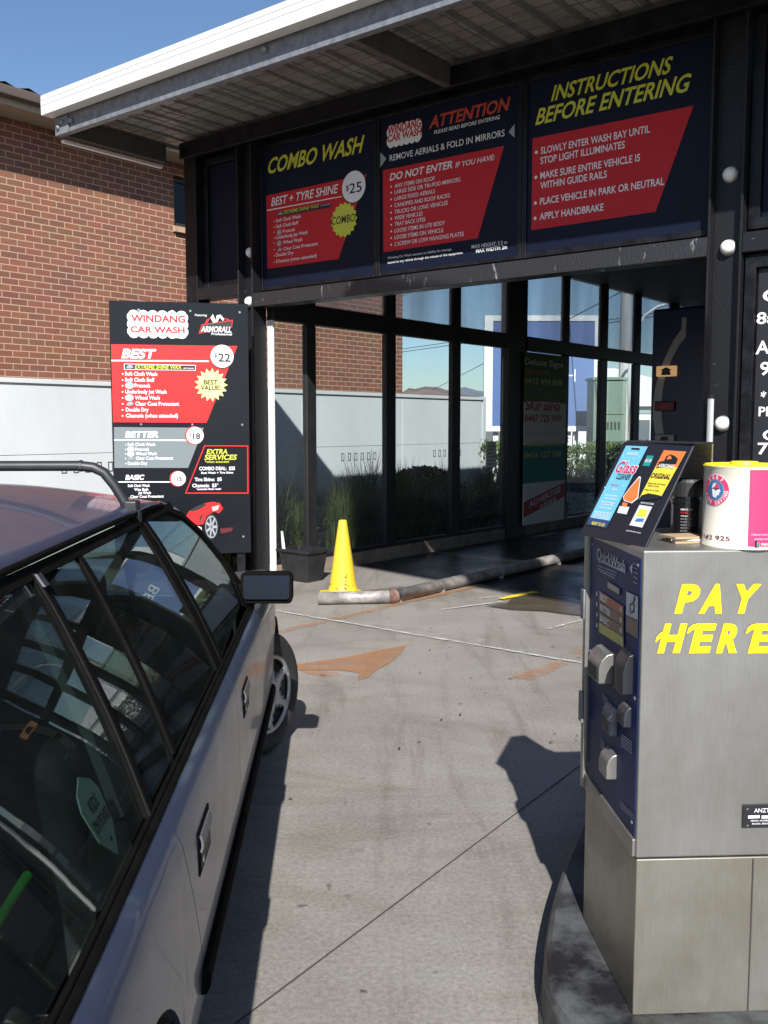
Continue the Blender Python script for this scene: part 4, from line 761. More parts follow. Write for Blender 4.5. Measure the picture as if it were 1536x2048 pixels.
# ------------------------------------------------------------------ pay station on its island
isl = [(1.35, 4.3), (1.0, 4.0), (.80, 3.62), (.70, 3.38), (.605, 3.13), (.53, 2.9), (.475, 2.70), (.44, 2.52), (.432, 2.40), (.455, 2.29), (.51, 2.18), (.60, 2.07), (.75, 1.98), (1.0, 1.93), (1.9, 1.92), (2.4, 2.1), (2.6, 2.6), (2.5, 3.6), (2.1, 4.2)]
def chaikin(p, n):
    for _ in range(n): p = [q_ for i in range(len(p)) for q_ in ((p[i][0] * .75 + p[(i + 1) % len(p)][0] * .25, p[i][1] * .75 + p[(i + 1) % len(p)][1] * .25), (p[i][0] * .25 + p[(i + 1) % len(p)][0] * .75, p[i][1] * .25 + p[(i + 1) % len(p)][1] * .75))]
    return p
isl = chaikin(isl, 2)
q = MB(); cxx = sum(p_[0] for p_ in isl) / len(isl); cyy = sum(p_[1] for p_ in isl) / len(isl)
rings = [(1.012, 0), (1.0, .02), (.995, .115), (.985, .138), (.968, .15)]; n = len(isl)
for s_, z in rings: q.v += [(cxx + (x - cxx) * (1 + (s_ - 1) * 1.4), cyy + (y - cyy) * (1 + (s_ - 1) * 1.4), z) for x, y in isl]
for i in range(len(rings) - 1):
    for k in range(n): q.f.append((i * n + (k + 1) % n, i * n + k, (i + 1) * n + k, (i + 1) * n + (k + 1) % n)); q.m.append(0)
q.f.append(tuple(range((len(rings) - 1) * n + n - 1, (len(rings) - 1) * n - 1, -1))); q.m.append(0)
M_kerb = mat('worn_kerb_paint', (0.080, 0.082, 0.083), 0.6, col2=(0.014, 0.014, 0.016), vscale=4.5, lo=0.40, hi=0.56, bump=0.35, bscale=35, rvar=.12)
o = q.build('island_kerb', M_kerb, smooth=False); tag(o, kind='structure')
MC = frame(CR * .5 + CF * 2.285, CR, CF); MC.translation = Vector((.63, 2.285, .15)); t = thing('pay_station', 'stainless steel pay station cabinet marked PAY HERE on the black kerb island', 'pay station', MC)
WC, DC = .46, .495
def steel(name, col, tint2, rough=.36):
    m = bpy.data.materials.new(name); m.use_nodes = True; tt = m.node_tree; b = tt.nodes['Principled BSDF']; L = tt.links.new
    b.inputs['Metallic'].default_value = .75
    tc = tt.nodes.new('ShaderNodeTexCoord')
    def nz(sc, st, det=6):
        mp = tt.nodes.new('ShaderNodeMapping'); mp.inputs['Scale'].default_value = st; L(tc.outputs['Object'], mp.inputs[0]); n_ = tt.nodes.new('ShaderNodeTexNoise'); n_.inputs['Scale'].default_value = sc; n_.inputs['Detail'].default_value = det; n_.inputs['Roughness'].default_value = .65; L(mp.outputs[0], n_.inputs['Vector']); return n_.outputs['Fac']
    r = tt.nodes.new('ShaderNodeValToRGB'); r.color_ramp.elements[0].position = .33; r.color_ramp.elements[0].color = (*tint2, 1); r.color_ramp.elements[1].position = .62; r.color_ramp.elements[1].color = (*col, 1); L(nz(4.5, (1, 1, .6)), r.inputs[0])
    r2 = tt.nodes.new('ShaderNodeValToRGB'); r2.color_ramp.elements[0].position = .3; r2.color_ramp.elements[0].color = (.92, .92, .92, 1); r2.color_ramp.elements[1].position = .7; r2.color_ramp.elements[1].color = (1.04, 1.04, 1.04, 1); L(nz(30, (7, 7, .35), 4), r2.inputs[0])
    mx = tt.nodes.new('ShaderNodeMix'); mx.data_type = 'RGBA'; mx.blend_type = 'MULTIPLY'; mx.inputs[0].default_value = 1; L(r.outputs[0], mx.inputs[6]); L(r2.outputs[0], mx.inputs[7]); L(mx.outputs[2], b.inputs['Base Color'])
    mr = tt.nodes.new('ShaderNodeMapRange'); mr.inputs['To Min'].default_value = rough - .06; mr.inputs['To Max'].default_value = rough + .18; L(nz(6, (1, 1, 1)), mr.inputs[0]); L(mr.outputs[0], b.inputs['Roughness'])
    bp = tt.nodes.new('ShaderNodeBump'); bp.inputs['Strength'].default_value = .04; L(nz(60, (9, 9, .3), 3), bp.inputs['Height']); L(bp.outputs[0], b.inputs['Normal'])
    return m
M_ss = steel('brushed_steel', (.33, .325, .308), (.265, .255, .235)); M_ss2 = steel('stained_steel', (.335, .325, .285), (.26, .24, .19))
q = MB(); q.box(0, WC, 0, DC, .418, 1.197); q.build('cabinet', M_ss, t, bevel=.006)
q = MB(); q.box(.004, WC - .004, .005, DC - .004, 0, .414); q.build('pedestal', M_ss2, t, bevel=.004)
q = MB(); q.box(.302, .305, .002, .0045, .004, .41); q.build('seam', M_joint, t)
a = Art(MC, .001, .0008); M_payy = mat('vinyl_yellow', (0.86, 0.82, 0.01), 0.4); M_payo = mat('vinyl_amber', (0.72, 0.42, 0.05), 0.45)
for dx, m, l, wt in ((-1.2, M_payo, 1, .052), (0, M_payy, 2, .040)):
    for ch, xa, xb, yb in (('P', 1350, 1402, 1224), ('A', 1398, 1456, 1224), ('Y', 1458, 1520, 1224), ('H', 1316, 1372, 1303), ('E', 1379, 1431, 1303), ('R', 1433, 1486, 1303), ('E', 1497, 1550, 1303)):
        a.text(ch, (xa + dx, yb), (xb + dx, yb), 52, m, l, .24, wt)
    z9 = lambda x, y: (1120 + .4492 * x + dx, 840 + .4492 * y)
    a.poly([z9(424, 990), z9(430, 966), z9(448, 946), z9(478, 936), z9(474, 962), z9(444, 972)], m, l + 2)
    for o_x in (0, 262): a.poly([z9(564 + o_x, 952), z9(572 + o_x, 926), z9(592 + o_x, 910), z9(618 + o_x, 905), z9(612 + o_x, 928), z9(586 + o_x, 936)], m, l + 2)
a.build('lettering', t)
q = MB(); q.box(.268, .40, -.005, .0, .494, .554); pl = q.build('rating_plate', M_ink, t, bevel=.0015)
a = Art(MC @ T3(0, -.005, 0), .0008, .0006); a.text('ANZTECH', (1508, 1625), (1560, 1625), 8, M_white, 1, 0, .01)
for x0, x1 in ((1496, 1519), (1523, 1560)): a.poly([(x0, 1631), (x1, 1630), (x1, 1636), (x0, 1637)], M_white, 1)
pl_art = a; a.text('SERIAL NUMBER VOLTS', (1501, 1643), (1560, 1643), 3, M_white, 1, 0, .01); a.text('MODEL BREAKER AMPS', (1504, 1649), (1560, 1649), 3, M_white, 1, 0, .01)
for y in (1618, 1651): a.disc((1495, y), .0024, M_galv, 1, n=10)
a.build('print', pl).matrix_local = T3(0, -.005, 0)
# control face on the car side
MS = frame(MC.translation, -CF, CR)             # x towards the camera, y into the cabinet
M_face = mat('panel_blue', (0.010, 0.022, 0.095), 0.45, spec=.2, var=.15, vscale=6)
q = MB(); q.box(-DC + .035, -.012, -.0018, .006, .47, 1.175); fp = q.build('control_panel', M_face, t, bevel=.002, M=MC.inverted() @ MS)
def sbox(name, m, x0, x1, y0, y1, z0, z1, bev=.003, par=None): q_ = MB(); q_.box(x0, x1, y0, y1, z0, z1); o_ = q_.build(name, m, par or t, bevel=bev, M=(MC.inverted() @ MS) if not par else None); return o_
sbox('edge_flange', M_ss, -DC + .004, -DC + .03, -.014, .002, .42, 1.19)
sbox('lower_flange', M_ss, -DC + .03, -.006, -.008, .002, .42, .466)
for z in (.62, .93): sbox('hinge', M_galv, -DC + .0, -DC + .035, -.022, -.015, z, z + .09, .002)
a = Art(MS, .0045, .0006)
zs = lambda x, y: (1130 + .2149 * x, 1140 + .2149 * y)
M_pr = mat('panel_red', (0.30, 0.10, 0.06), .45); M_pb = mat('panel_brown', (0.16, 0.12, 0.08), .45); M_py = mat('panel_olive', (0.38, 0.36, 0.10), .45); M_pw = mat('panel_silver', (0.40, 0.44, 0.48), .4); M_lt = mat('panel_print', (0.24, 0.26, 0.34), .5)
def quad(x0, y0, x1, y1, h, m, l=1): a.poly([zs(x0, y0), zs(x1, y1), zs(x1, y1 + h), zs(x0, y0 + h)], m, l)
a.poly([zs(390, 92), zs(515, 170), zs(512, 240), zs(390, 170)], M_ink, 1); a.poly([zs(400, 108), zs(508, 176), zs(506, 226), zs(400, 164)], mat('lcd', (.20, .22, .20), .2), 2)
for k, (m, s) in enumerate(((M_pr, 'BEST'), (M_pb, 'BETTER'), (M_pb, 'BASIC'), (M_py, ''))):
    y0, y1 = 190 + k * 98, 340 + k * 96; quad(318, y0, 545, y1, 92, m)
    if s: a.text(s, zs(330, y0 + 82), zs(330 + 14 * len(s) + 10, y0 + 110), 12, M_white, 2, 0, .015)
    a.disc(zs(522, y1 + 30), .008, M_pw, 2); a.disc(zs(300, y0 + 30), .007, M_pw, 2, n=14)
a.poly([zs(572, 195), zs(684, 250), zs(680, 640), zs(570, 570)], M_pb, 1); a.poly([zs(576, 200), zs(684, 250), zs(682, 465), zs(572, 415)], M_pw, 2); a.poly([zs(606, 320), zs(640, 300), zs(655, 330), zs(650, 395), zs(620, 400)], M_ink, 3); a.poly([zs(618, 335), zs(640, 320), zs(648, 345), zs(640, 380), zs(625, 384)], M_pw, 4); a.poly([zs(640, 300), zs(650, 240), zs(664, 245), zs(655, 305)], M_ink, 4)
z7 = lambda x, y: (1150 + .3419 * x, 1060 + .3419 * y)
a.text('QuickWash', z7(130, 168), z7(296, 250), 22, M_pw, 2, 0, .006); a.poly([z7(128, 170), z7(150, 185), z7(290, 250), z7(296, 238), z7(275, 215), z7(262, 228)], M_pw, 1)
for y, xa, xb in ((205, 135, 245), (222, 135, 240), (238, 150, 235)): a.poly([z7(xa, y), z7(xb, y + 42), z7(xb, y + 48), z7(xa, y + 7)], M_lt, 1)
a.poly([z7(338, 195), z7(320, 222), z7(334, 260)], M_pw, 1)
for y in (190, 215, 240, 270, 300): a.poly([z7(342, y), z7(366, y + 12), z7(366, y + 18), z7(342, y + 6)], M_lt, 1)
for k in range(5): a.poly([z7(160 + 4 * k, 960 + 14 * k), z7(195, 985 + 14 * k), z7(195, 990 + 14 * k), z7(160 + 4 * k, 966 + 14 * k)], M_lt, 1); a.poly([z7(270, 1190 + 16 * k), z7(335, 1240 + 16 * k), z7(335, 1247 + 16 * k), z7(270, 1197 + 16 * k)], M_lt, 1); a.poly([z7(150, 1215 + 12 * k), z7(175, 1240 + 12 * k), z7(175, 1245 + 12 * k), z7(150, 1220 + 12 * k)], M_lt, 1)
for k in range(4): a.poly([z7(266, 1588 + 10 * k), z7(345, 1660 + 10 * k), z7(345, 1664 + 10 * k), z7(266, 1592 + 10 * k)], M_lt, 1)
a2 = a.build('panel_print', t); a2.matrix_local = MC.inverted() @ MS
def s_at(px, py): d = sight(px, py); n_ = CR; tt = (MS.translation - EYE).dot(n_) / d.dot(n_); q_ = MS.inverted() @ (EYE + d * tt); return q_.x, q_.z
for x_, z_ in ((-DC + .05, 1.155), (-.03, 1.155), (-DC + .05, .50), (-.03, .50), (-DC + .05, .84), (-.03, .82)):
    q = MB(); q.lathe([(0, .003), (.004, .0026), (.0055, 0)], 10, M=MC.inverted() @ MS @ T3(x_, -.0018, z_) @ Matrix.Rotation(R_(90), 4, 'X')); q.build('screw', M_galv, t, smooth=True)
def hood(name, cxz, w, h, dep, m, mouth):
    x, z = cxz; q_ = MB(); prof = [(0, h / 2), (-dep * .45, h / 2 - .004), (-dep * .8, h * .28), (-dep, h * .05), (-dep, -h / 2), (0, -h / 2)]; n_ = len(prof)
    q_.add([(x + sx, y_, z + zz) for sx in (-w / 2, w / 2) for y_, zz in prof], [tuple(range(n_)), tuple(range(2 * n_ - 1, n_ - 1, -1))] + [(i, i + n_, (i + 1) % n_ + n_, (i + 1) % n_) for i in range(n_)]); o_ = q_.build(name, m, t, bevel=.004, M=MC.inverted() @ MS)
    if mouth:
        q_ = MB(); q_.box(x - w * .38, x + w * .38, -dep - .002, -dep + .004, z - h * .42, z + h * .0); q_.build('slot', M_ink, o_)
cc = s_at(*zs(400, 870)); hood('note_acceptor', (cc[0], cc[1] + .0), .115, .085, .042, M_ss, True)
cc = s_at(*zs(600, 940)); hood('card_reader', cc, .075, .105, .03, mat('black_reader', (.015, .016, .02), .4), False)
cc = s_at(*zs(450, 1380)); hood('coin_slot', cc, .085, .075, .02, M_galv, True)
cc = s_at(*zs(590, 1340)); hood('token_slot', cc, .06, .055, .022, mat('slot_metal', (.045, .05, .06), .4, metal=.5), True)
cc = s_at(*zs(450, 1790)); hood('change_cup', cc, .075, .07, .03, M_ss, False)

# ------------------------------------------------------------------ things on top of the pay station
ZT = 1.347
c1, c2 = Vector((.648, 2.335, ZT)), Vector((.545, 2.625, ZT)); r1, r2 = Vector((.775, 2.37, 1.603)), Vector((.678, 2.66, 1.603))
DX = (c1 - c2).normalized(); DZ = (r2 - c2); DZ = (DZ - DX * DZ.dot(DX)).normalized(); DY = DZ.cross(DX); LX = (c1 - c2).length; LZ = (r2 - c2).length
MD = frame(c2, DX, DY, DZ); t = thing('counter_display', 'folded black cardboard display selling glass cleaner and wipes on the pay station', 'display stand', MD)
M_card = mat('black_card', (0.014, 0.014, 0.020), 0.4); M_corr = mat('corrugated_card', (0.20, 0.20, 0.20), .8, var=.2, vscale=50, stretch=(.1, 1, 3))
q = MB(); q.box(0, LX, 0, .006, 0, LZ); q.build('front_panel', M_card, t, bevel=.0015)
Iw = MD.inverted(); back0 = [Iw @ (r2 + CR * .006), Iw @ (r1 + CR * .006)]; W0 = lambda p_: Iw @ Vector(p_)
topw = .080; b1_ = [r2, r1, r1 + (DX.cross(Vector((0, 0, 1))) * -topw), r2 + (DX.cross(Vector((0, 0, 1))) * -topw)]
side = DX.cross(Vector((0, 0, 1))); side = side if side.dot(CR) > 0 else -side
q = MB(); vs_ = [r2, r1, (r1 + side * topw).lerp(r2 + side * topw, .10), r2 + side * topw]; lift = Vector((0, 0, .004))
q.add([W0(p_) for p_ in vs_] + [W0(p_ + lift) for p_ in vs_], [(3, 2, 1, 0), (4, 5, 6, 7), (0, 1, 5, 4), (1, 2, 6, 5), (2, 3, 7, 6), (3, 0, 4, 7)]); q.build('top_flap', M_card, t)
e1_, e2_ = r1 + side * topw, r2 + side * topw; e1_ = e1_.lerp(e2_, .10); f1, f2 = e1_.lerp(e2_, .55) + side * .118 - Vector((0, 0, .254)), e2_ + side * .125 - Vector((0, 0, .254)); off = -side * .004
q = MB(); vs_ = [e2_, e1_, f1, f2]; q.add([W0(p_) for p_ in vs_] + [W0(p_ + off) for p_ in vs_], [(0, 1, 2, 3), (7, 6, 5, 4), (0, 4, 5, 1), (1, 5, 6, 2), (2, 6, 7, 3), (3, 7, 4, 0)]); q.build('rear_panel', M_corr, t)
a = Art(MD, .0012, .0006); zd = lambda x, y: (1160 + .2448 * x, 860 + .2448 * y)
M_cy = mat('print_cyan', (0.16, 0.50, 0.66), .4); M_cy2 = mat('print_deep_blue', (0.05, 0.20, 0.45), .4); M_mag = mat('print_crimson', (0.55, 0.03, 0.13), .4); M_oran = mat('print_orange', (0.80, 0.20, 0.05), .4); M_pyel = mat('print_yellow', (0.85, 0.68, 0.06), .4); M_teal = mat('print_teal', (0.02, 0.28, 0.25), .4)
a.poly([zd(378, 128), zd(556, 136), zd(215, 802), zd(55, 770)], M_cy, 1); a.poly([zd(82, 715), zd(252, 745), zd(215, 802), zd(55, 770)], mat('print_navy', (0.03, 0.06, 0.16), .4), 2); a.text('READY TO GO', zd(96, 772), zd(200, 790), 6, M_pyel, 3, 0, .02)
a.text('STREAK FREE', zd(380, 206), zd(470, 216), 5.5, M_white, 3, 0, .02); a.poly([zd(418, 160), zd(425, 146), zd(492, 150), zd(488, 166)], M_ink, 2)
a.text('Glass', zd(278, 345), zd(470, 335), 23, M_white, 2, .12, .05); a.text('Glass', zd(282, 345), zd(466, 335), 22, M_mag, 3, .12, .02); a.text('CLEANER', zd(296, 400), zd(412, 400), 11, M_ink, 3, .05, .02)
for k, (y, x0, x1) in enumerate(((455, 255, 315), (490, 258, 305), (535, 200, 310), (560, 196, 300), (590, 172, 288), (610, 172, 280), (635, 156, 262), (670, 120, 262), (685, 116, 255), (700, 108, 250), (715, 104, 246))):
    a.text(('Kind to', 'glass', 'Cuts through the', 'grime and haze', 'Leaves no smears', 'on any window', 'Safe for tints', 'wipe on and wipe off with', 'a clean dry cloth for a', 'clear view in all weather', 'day or night driving')[k], zd(x0, y), zd(x1, y + 6), 3.6, M_white if k != 0 else M_mag, 2, 0, .02)
for x, y in ((355, 215), (490, 220), (440, 235), (262, 410), (205, 470), (360, 455)): a.disc(zd(x, y), .0022, M_white, 2, n=8)
a.poly([zd(550, 208), zd(606, 212), zd(568, 298), zd(512, 292)], M_teal, 1); a.text('$5.00', zd(530, 262), zd(582, 266), 6, M_white, 2, 0, .02)
a.poly([zd(688, 166), zd(868, 178), zd(665, 545), zd(474, 580)], M_pyel, 1); a.poly([zd(688, 166), zd(868, 178), zd(800, 302), zd(622, 292)], M_oran, 2)
a.poly([zd(474, 580), zd(505, 535), zd(560, 518), zd(620, 528), zd(668, 540), zd(655, 560), zd(560, 575)], M_card, 2)
a.poly([zd(625, 315), zd(650, 262), zd(805, 232), zd(790, 280)], M_ink, 3); a.text('ARMORALL', zd(636, 306), zd(795, 272), 7, M_white, 4, .15, .03); a.poly([zd(690, 255), zd(710, 215), zd(745, 200), zd(780, 215), zd(800, 234), zd(760, 240)], M_ink, 3); a.poly([zd(712, 245), zd(728, 216), zd(745, 212), zd(756, 238)], M_oran, 4)
a.text('ORIGINAL', zd(578, 390), zd(760, 358), 9.5, M_ink, 3, .1, .025)
for y, x0, x1 in ((395, 630, 745), (440, 556, 716), (460, 556, 660), (492, 530, 664)): a.text('wipes for all trims', zd(x0, y), zd(x1, y - 20), 3, M_ink, 3, 0, .02)
a.poly([zd(488, 612), zd(592, 628), zd(510, 798), zd(404, 778)], M_white, 1); a.poly([zd(490, 645), zd(560, 654), zd(535, 712), zd(462, 704)], M_pyel, 2); a.poly([zd(470, 722), zd(528, 726), zd(518, 752), zd(448, 748)], M_cy2, 2); a.text('NOW IN STORE', zd(495, 600), zd(600, 612), 3.4, M_white, 1, 0, .02); a.text('always follow the directions on the pack', zd(376, 825), zd(495, 848), 3, M_white, 1, 0, .01)
a.poly([zd(484, 378), zd(500, 384), zd(488, 470), zd(476, 560), zd(425, 600), zd(360, 580), zd(352, 545), zd(400, 480)], M_white, 1); a.poly([zd(484, 392), zd(494, 396), zd(482, 470), zd(470, 552), zd(424, 590), zd(366, 572), zd(360, 545), zd(406, 482)], M_oran, 2)
a.poly([zd(325, 622), zd(405, 630), zd(382, 690), zd(304, 676)], M_white, 1); a.poly([zd(352, 590), zd(392, 600), zd(384, 628), zd(344, 622)], M_oran, 2)
a.build('print', t)
q = MB()
for k, (dx, dy, an_) in enumerate(((0, 0, 8), (.004, .006, -5), (-.006, .002, 14))): q.box(-.052, .052, -.04, .04, .001 + k * .006, .006 + k * .006, k % 2, M=T3(.79 + dx, 2.45 + dy, ZT) @ Matrix.Rotation(R_(an_), 4, 'Z'))
tag(q.build('paper_stack', [mat('kraft_card', (0.42, 0.30, 0.18), .8), M_swhite]), 'small stack of brown and white cards under the display', 'card stack')
t = thing('cleaner_bottle', 'squat black plastic bottle with white label text beside the tin', 'bottle', T3(.823, 2.56, ZT)); M_gloss = mat('gloss_black', (0.010, 0.010, 0.012), 0.15, coat=.3)
q = MB(); q.lathe([(0, 0), (.040, 0), (.045, .006), (.045, .088), (.047, .094), (.047, .102), (.043, .110), (.044, .150), (.040, .156), (0, .157)], 28); q.build('body', M_gloss, t, smooth=True, bevel=.001)
q = MB(); q.lathe([(.046, .112), (.046, .150), (.042, .158), (0, .159)], 28); q.build('cap', mat('cap_black', (.02, .02, .022), .5), t)
a = Art(T3(.823, 2.56, ZT), .0006, .0004, curve=lambda x, z, d: ((.045 + d) * math.sin(x / .045 - .3), -(.045 + d) * math.cos(x / .045 - .3), z))
for k, (s, w, m) in enumerate((('HEAVY DUTY', .030, M_white), ('hand cleaner', .024, M_signred), ('with grit', .02, M_white), ('Apply to dry hands and', .03, M_grey), ('rub well until grease', .03, M_grey), ('and grime are loose', .03, M_grey), ('wipe or rinse off', .028, M_grey), ('Keep out of reach', .028, M_grey), ('of children', .02, M_grey))): a.ltext(s, -.018, .076 - k * .008, w, .005 if k < 2 else .0032, m, 1, 0, .015)
a.build('print', t)
RT = .096; MT = T3(.906, 2.385, ZT); t = thing('donation_tin', 'cream and crimson donation tin with yellow lid on the pay station', 'donation tin', MT)
q = MB(); q.lathe([(RT + .002, 0), (RT + .003, .003), (RT, .006), (RT, .196), (RT + .002, .198), (RT + .003, .202)], 64); q.lathe([(0, .001), (RT, 0)], 64); q.build('can', mat('tin_cream', (0.76, 0.72, 0.60), .32, var=.03, vscale=3), t, smooth=True)
q = MB(); q.lathe([(RT + .003, .202), (RT - .002, .207), (RT - .012, .203), (.035, .203), (.033, .212), (.028, .213), (0, .213)], 48); q.build('lid', mat('lid_yellow', (0.86, 0.66, 0.03), .4), t, smooth=True, bevel=.001)
ph0 = math.atan2(.909, 2.395)
a = Art(MT, .0005, .0005, curve=lambda x, z, d: ((RT + d) * math.sin(x / RT - ph0), -(RT + d) * math.cos(x / RT - ph0), z)); M_tr = mat('tin_crimson', (0.62, 0.045, 0.14), .35); M_tb = mat('tin_blue', (0.05, 0.16, 0.32), .4)
def tpx(px): return RT * math.asin(max(-1, min(1, (px - 1480.) / 77.)))
def tz(py): return .205 - (py - 941) * .202 / 153.
x0 = tpx(1491); a.mb.grid(lambda i, j: a.pos(x0 + i * .21, .008 + j * .187, 1), 24, 1, a.mi(M_tr))
cxz = (tpx(1428), tz(988)); a.disc(cxz, .040, M_white, 1, px=False, n=44); a.disc(cxz, .0385, M_tr, 2, px=False, r0=.026, n=44); a.disc(cxz, .025, M_tb, 2, px=False, n=40)
def arc(body, r, a0, a1, h, flip=False):
    n_ = len(body)
    for i, ch in enumerate(body):
        if ch == ' ': continue
        an_ = a0 + (a1 - a0) * (i + .5) / n_; vs_, fs_ = glyphs(ch, .03); mn, mx_ = min(v[0] for v in vs_), max(v[0] for v in vs_); kk = h / CAP * .85; rot = an_ - math.pi / 2 if not flip else an_ + math.pi / 2
        bx, bz = cxz[0] + r * math.cos(an_), cxz[1] + r * math.sin(an_)
        a.mb.add([a.pos(bx + ((v[0] - (mn + mx_) / 2) * kk) * math.cos(rot) - (v[1] * h / CAP - h / 2) * math.sin(rot), bz + ((v[0] - (mn + mx_) / 2) * kk) * math.sin(rot) + (v[1] * h / CAP - h / 2) * math.cos(rot), 3) for v in vs_], fs_, a.mi(M_white))
arc('SURF', .032, R_(140), R_(40), .009); arc('LIFE SAVING', .032, R_(195), R_(360), .0085, True)
X_, Z_ = cxz; hd = [(-.010, .006), (-.006, .016), (.004, .019), (.012, .012), (.014, .004), (.017, -.003), (.013, -.006), (.013, -.011), (.007, -.013), (.004, -.020), (-.006, -.016), (-.008, -.006)]
a.lpoly([(X_ + x, Z_ + z) for x, z in hd], M_white, 3); a.lpoly([(X_ + .000, Z_ + .004), (X_ + .014, Z_ + .004), (X_ + .012, Z_ + .012), (X_ + .004, Z_ + .019)], M_tr, 4); a.lpoly([(X_ - .010, Z_ + .004), (X_ + .014, Z_ + .003), (X_ + .014, Z_ + .0045), (X_ - .010, Z_ + .0055)], M_ink, 5)
M_tdk = mat('tin_print', (0.22, 0.03, 0.05), .4); a.ltext('1800 642 925', tpx(1401) - .02, tz(1081), tpx(1459) - tpx(1401) + .02, .0105, M_tdk, 2, 0, .008)
a.ltext('Collection donations', tpx(1497), tz(1069), .045, .004, mat('tin_pale', (.85, .55, .62), .4), 2, 0, .01); a.ltext('gratefully received', tpx(1503), tz(1077), .04, .004, MATS['tin_pale'], 2, 0, .01)
a.lpoly([(tpx(1504), tz(1092)), (tpx(1504) + .045, tz(1092)), (tpx(1504) + .045, tz(1078)), (tpx(1504), tz(1078))], M_ink, 3); a.ltext('N', tpx(1507), tz(1090), .007, .011, M_teal, 4, 0, .03); a.ltext('PAINT', tpx(1515), tz(1088), .022, .006, M_white, 4, 0, .02)
a.build('print', t)

# ------------------------------------------------------------------ station wagon
Y0 = 3.2; MCAR = frame(CR * -1.15 + CF * Y0, CR, CF)
car = thing('station_wagon', 'blue grey station wagon with black roof rack bars waiting beside the pay station', 'car', MCAR)
def paint():
    m = bpy.data.materials.new('car_paint'); m.use_nodes = True; t = m.node_tree; b = t.nodes['Principled BSDF']; L = t.links.new
    b.inputs['Base Color'].default_value = (0.052, 0.070, 0.125, 1); b.inputs['Metallic'].default_value = .35; b.inputs['Roughness'].default_value = .34; b.inputs['Coat Weight'].default_value = .45; b.inputs['Coat IOR'].default_value = 1.28; b.inputs['Specular IOR Level'].default_value = .35; b.inputs['Coat Roughness'].default_value = .05
    tc = t.nodes.new('ShaderNodeTexCoord'); n = t.nodes.new('ShaderNodeTexNoise'); n.inputs['Scale'].default_value = 5; n.inputs['Detail'].default_value = 6; L(tc.outputs['Object'], n.inputs['Vector'])
    mr = t.nodes.new('ShaderNodeMapRange'); mr.inputs['To Min'].default_value = .24; mr.inputs['To Max'].default_value = .44; L(n.outputs['Fac'], mr.inputs[0]); L(mr.outputs[0], b.inputs['Roughness'])
    n3 = t.nodes.new('ShaderNodeTexNoise'); n3.inputs['Scale'].default_value = 2.2; L(tc.outputs['Object'], n3.inputs['Vector']); bp = t.nodes.new('ShaderNodeBump'); bp.inputs['Strength'].default_value = .03; bp.inputs['Distance'].default_value = .02; L(n3.outputs['Fac'], bp.inputs['Height']); L(bp.outputs[0], b.inputs['Coat Normal'])
    return m
M_paint = paint()
M_rub = mat('black_rubber', (0.012, 0.012, 0.013), .5, var=.3, vscale=20); M_trimb = mat('black_trim', (0.006, 0.0055, 0.005), .8, spec=.04, var=.3, vscale=12); M_cab = mat('cabin_grey', (0.035, 0.037, 0.04), .8, var=.3, vscale=9); M_seat = mat('seat_cloth', (0.05, 0.055, 0.062), .9, var=.35, vscale=14, bump=.2)
M_cg = glass('car_glass', (0.50, 0.58, 0.55), dust=.035, dustcol=(.5, .5, .47), dscale=9, dstretch=(1, 1, .6), refl=1.0); M_chrome = mat('bright_trim', (.7, .7, .72), .15, metal=1.0); M_alloy = mat('alloy_silver', (.36, .37, .39), .32, metal=.7, var=.1); M_tyre = mat('tyre', (0.016, 0.015, 0.015), .75, var=.25, vscale=15, bump=.2)
PR = [(.16, .74), (.20, .79), (.30, .835), (.40, .852), (.52, .858), (.66, .857), (.78, .853), (.84, .849), (.875, .838), (.905, .815), (.92, .798), (.96, .780), (1.02, .753), (1.10, .714), (1.18, .670), (1.26, .624), (1.32, .587), (1.365, .553), (1.42, .52)]
def bx(s, z):
    for (z0, x0), (z1, x1) in zip(PR, PR[1:]):
        if z <= z1 or z1 == PR[-1][0]:
            x = x0 + (x1 - x0) * (z - z0) / (z1 - z0); break
    k = 1.0
    if s > 4.2: k -= .085 * ((s - 4.2) / 1.3) ** 2
    if s < 1.3: k -= .05 * ((1.3 - s) / .7) ** 2
    if z > .9: k += 0 if s < 3.3 else 0
    return x * k
def P(sg, s, z, off=0.0): return (sg * (bx(s, z) + off), s - Y0, z)
ZS = [.20, .26, .32, .40, .48, .58, .68, .76, .81, .84, .86, .88, .895, .905]
def side_panel(name, sg, sa, sb, zb=lambda s: .20, n=14, ztop=.905):
    q = MB(); vs = []; m = len(ZS)
    for i in range(n + 1):
        for j in range(m):
            f = j / (m - 1); zz = ZS[j]; s = sa(zz) + (sb(zz) - sa(zz)) * i / n; lo = zb(s); z = max(zz, lo) if lo <= .20 else lo + (ztop - lo) * ((zz - .20) / (ztop - .20)); z = z if s < 4.03 else .2 + (z - .2) * (.715 - .17 * ((s - 4.03) / 1.38) ** 1.5) / .715; vs.append(P(sg, s, z))
    q.add(vs, [((i * m + j, (i + 1) * m + j, (i + 1) * m + j + 1, i * m + j + 1) if sg > 0 else (i * m + j + 1, (i + 1) * m + j + 1, (i + 1) * m + j, i * m + j)) for i in range(n) for j in range(m - 1)])
    o = q.build(name, M_paint, car, smooth=True, solid=.012); e = o.modifiers.new('split', 'EDGE_SPLIT'); e.split_angle = R_(35); return o
def arch(c, r):
    return lambda s: (.31 + math.sqrt(max(r * r - (s - c) ** 2, 0))) if abs(s - c) < r * .985 else .20
SF, SRW = 4.70, 1.38
rear_edge = lambda z: 1.754 + (.905 - z) * .572 if z > .45 else 2.015
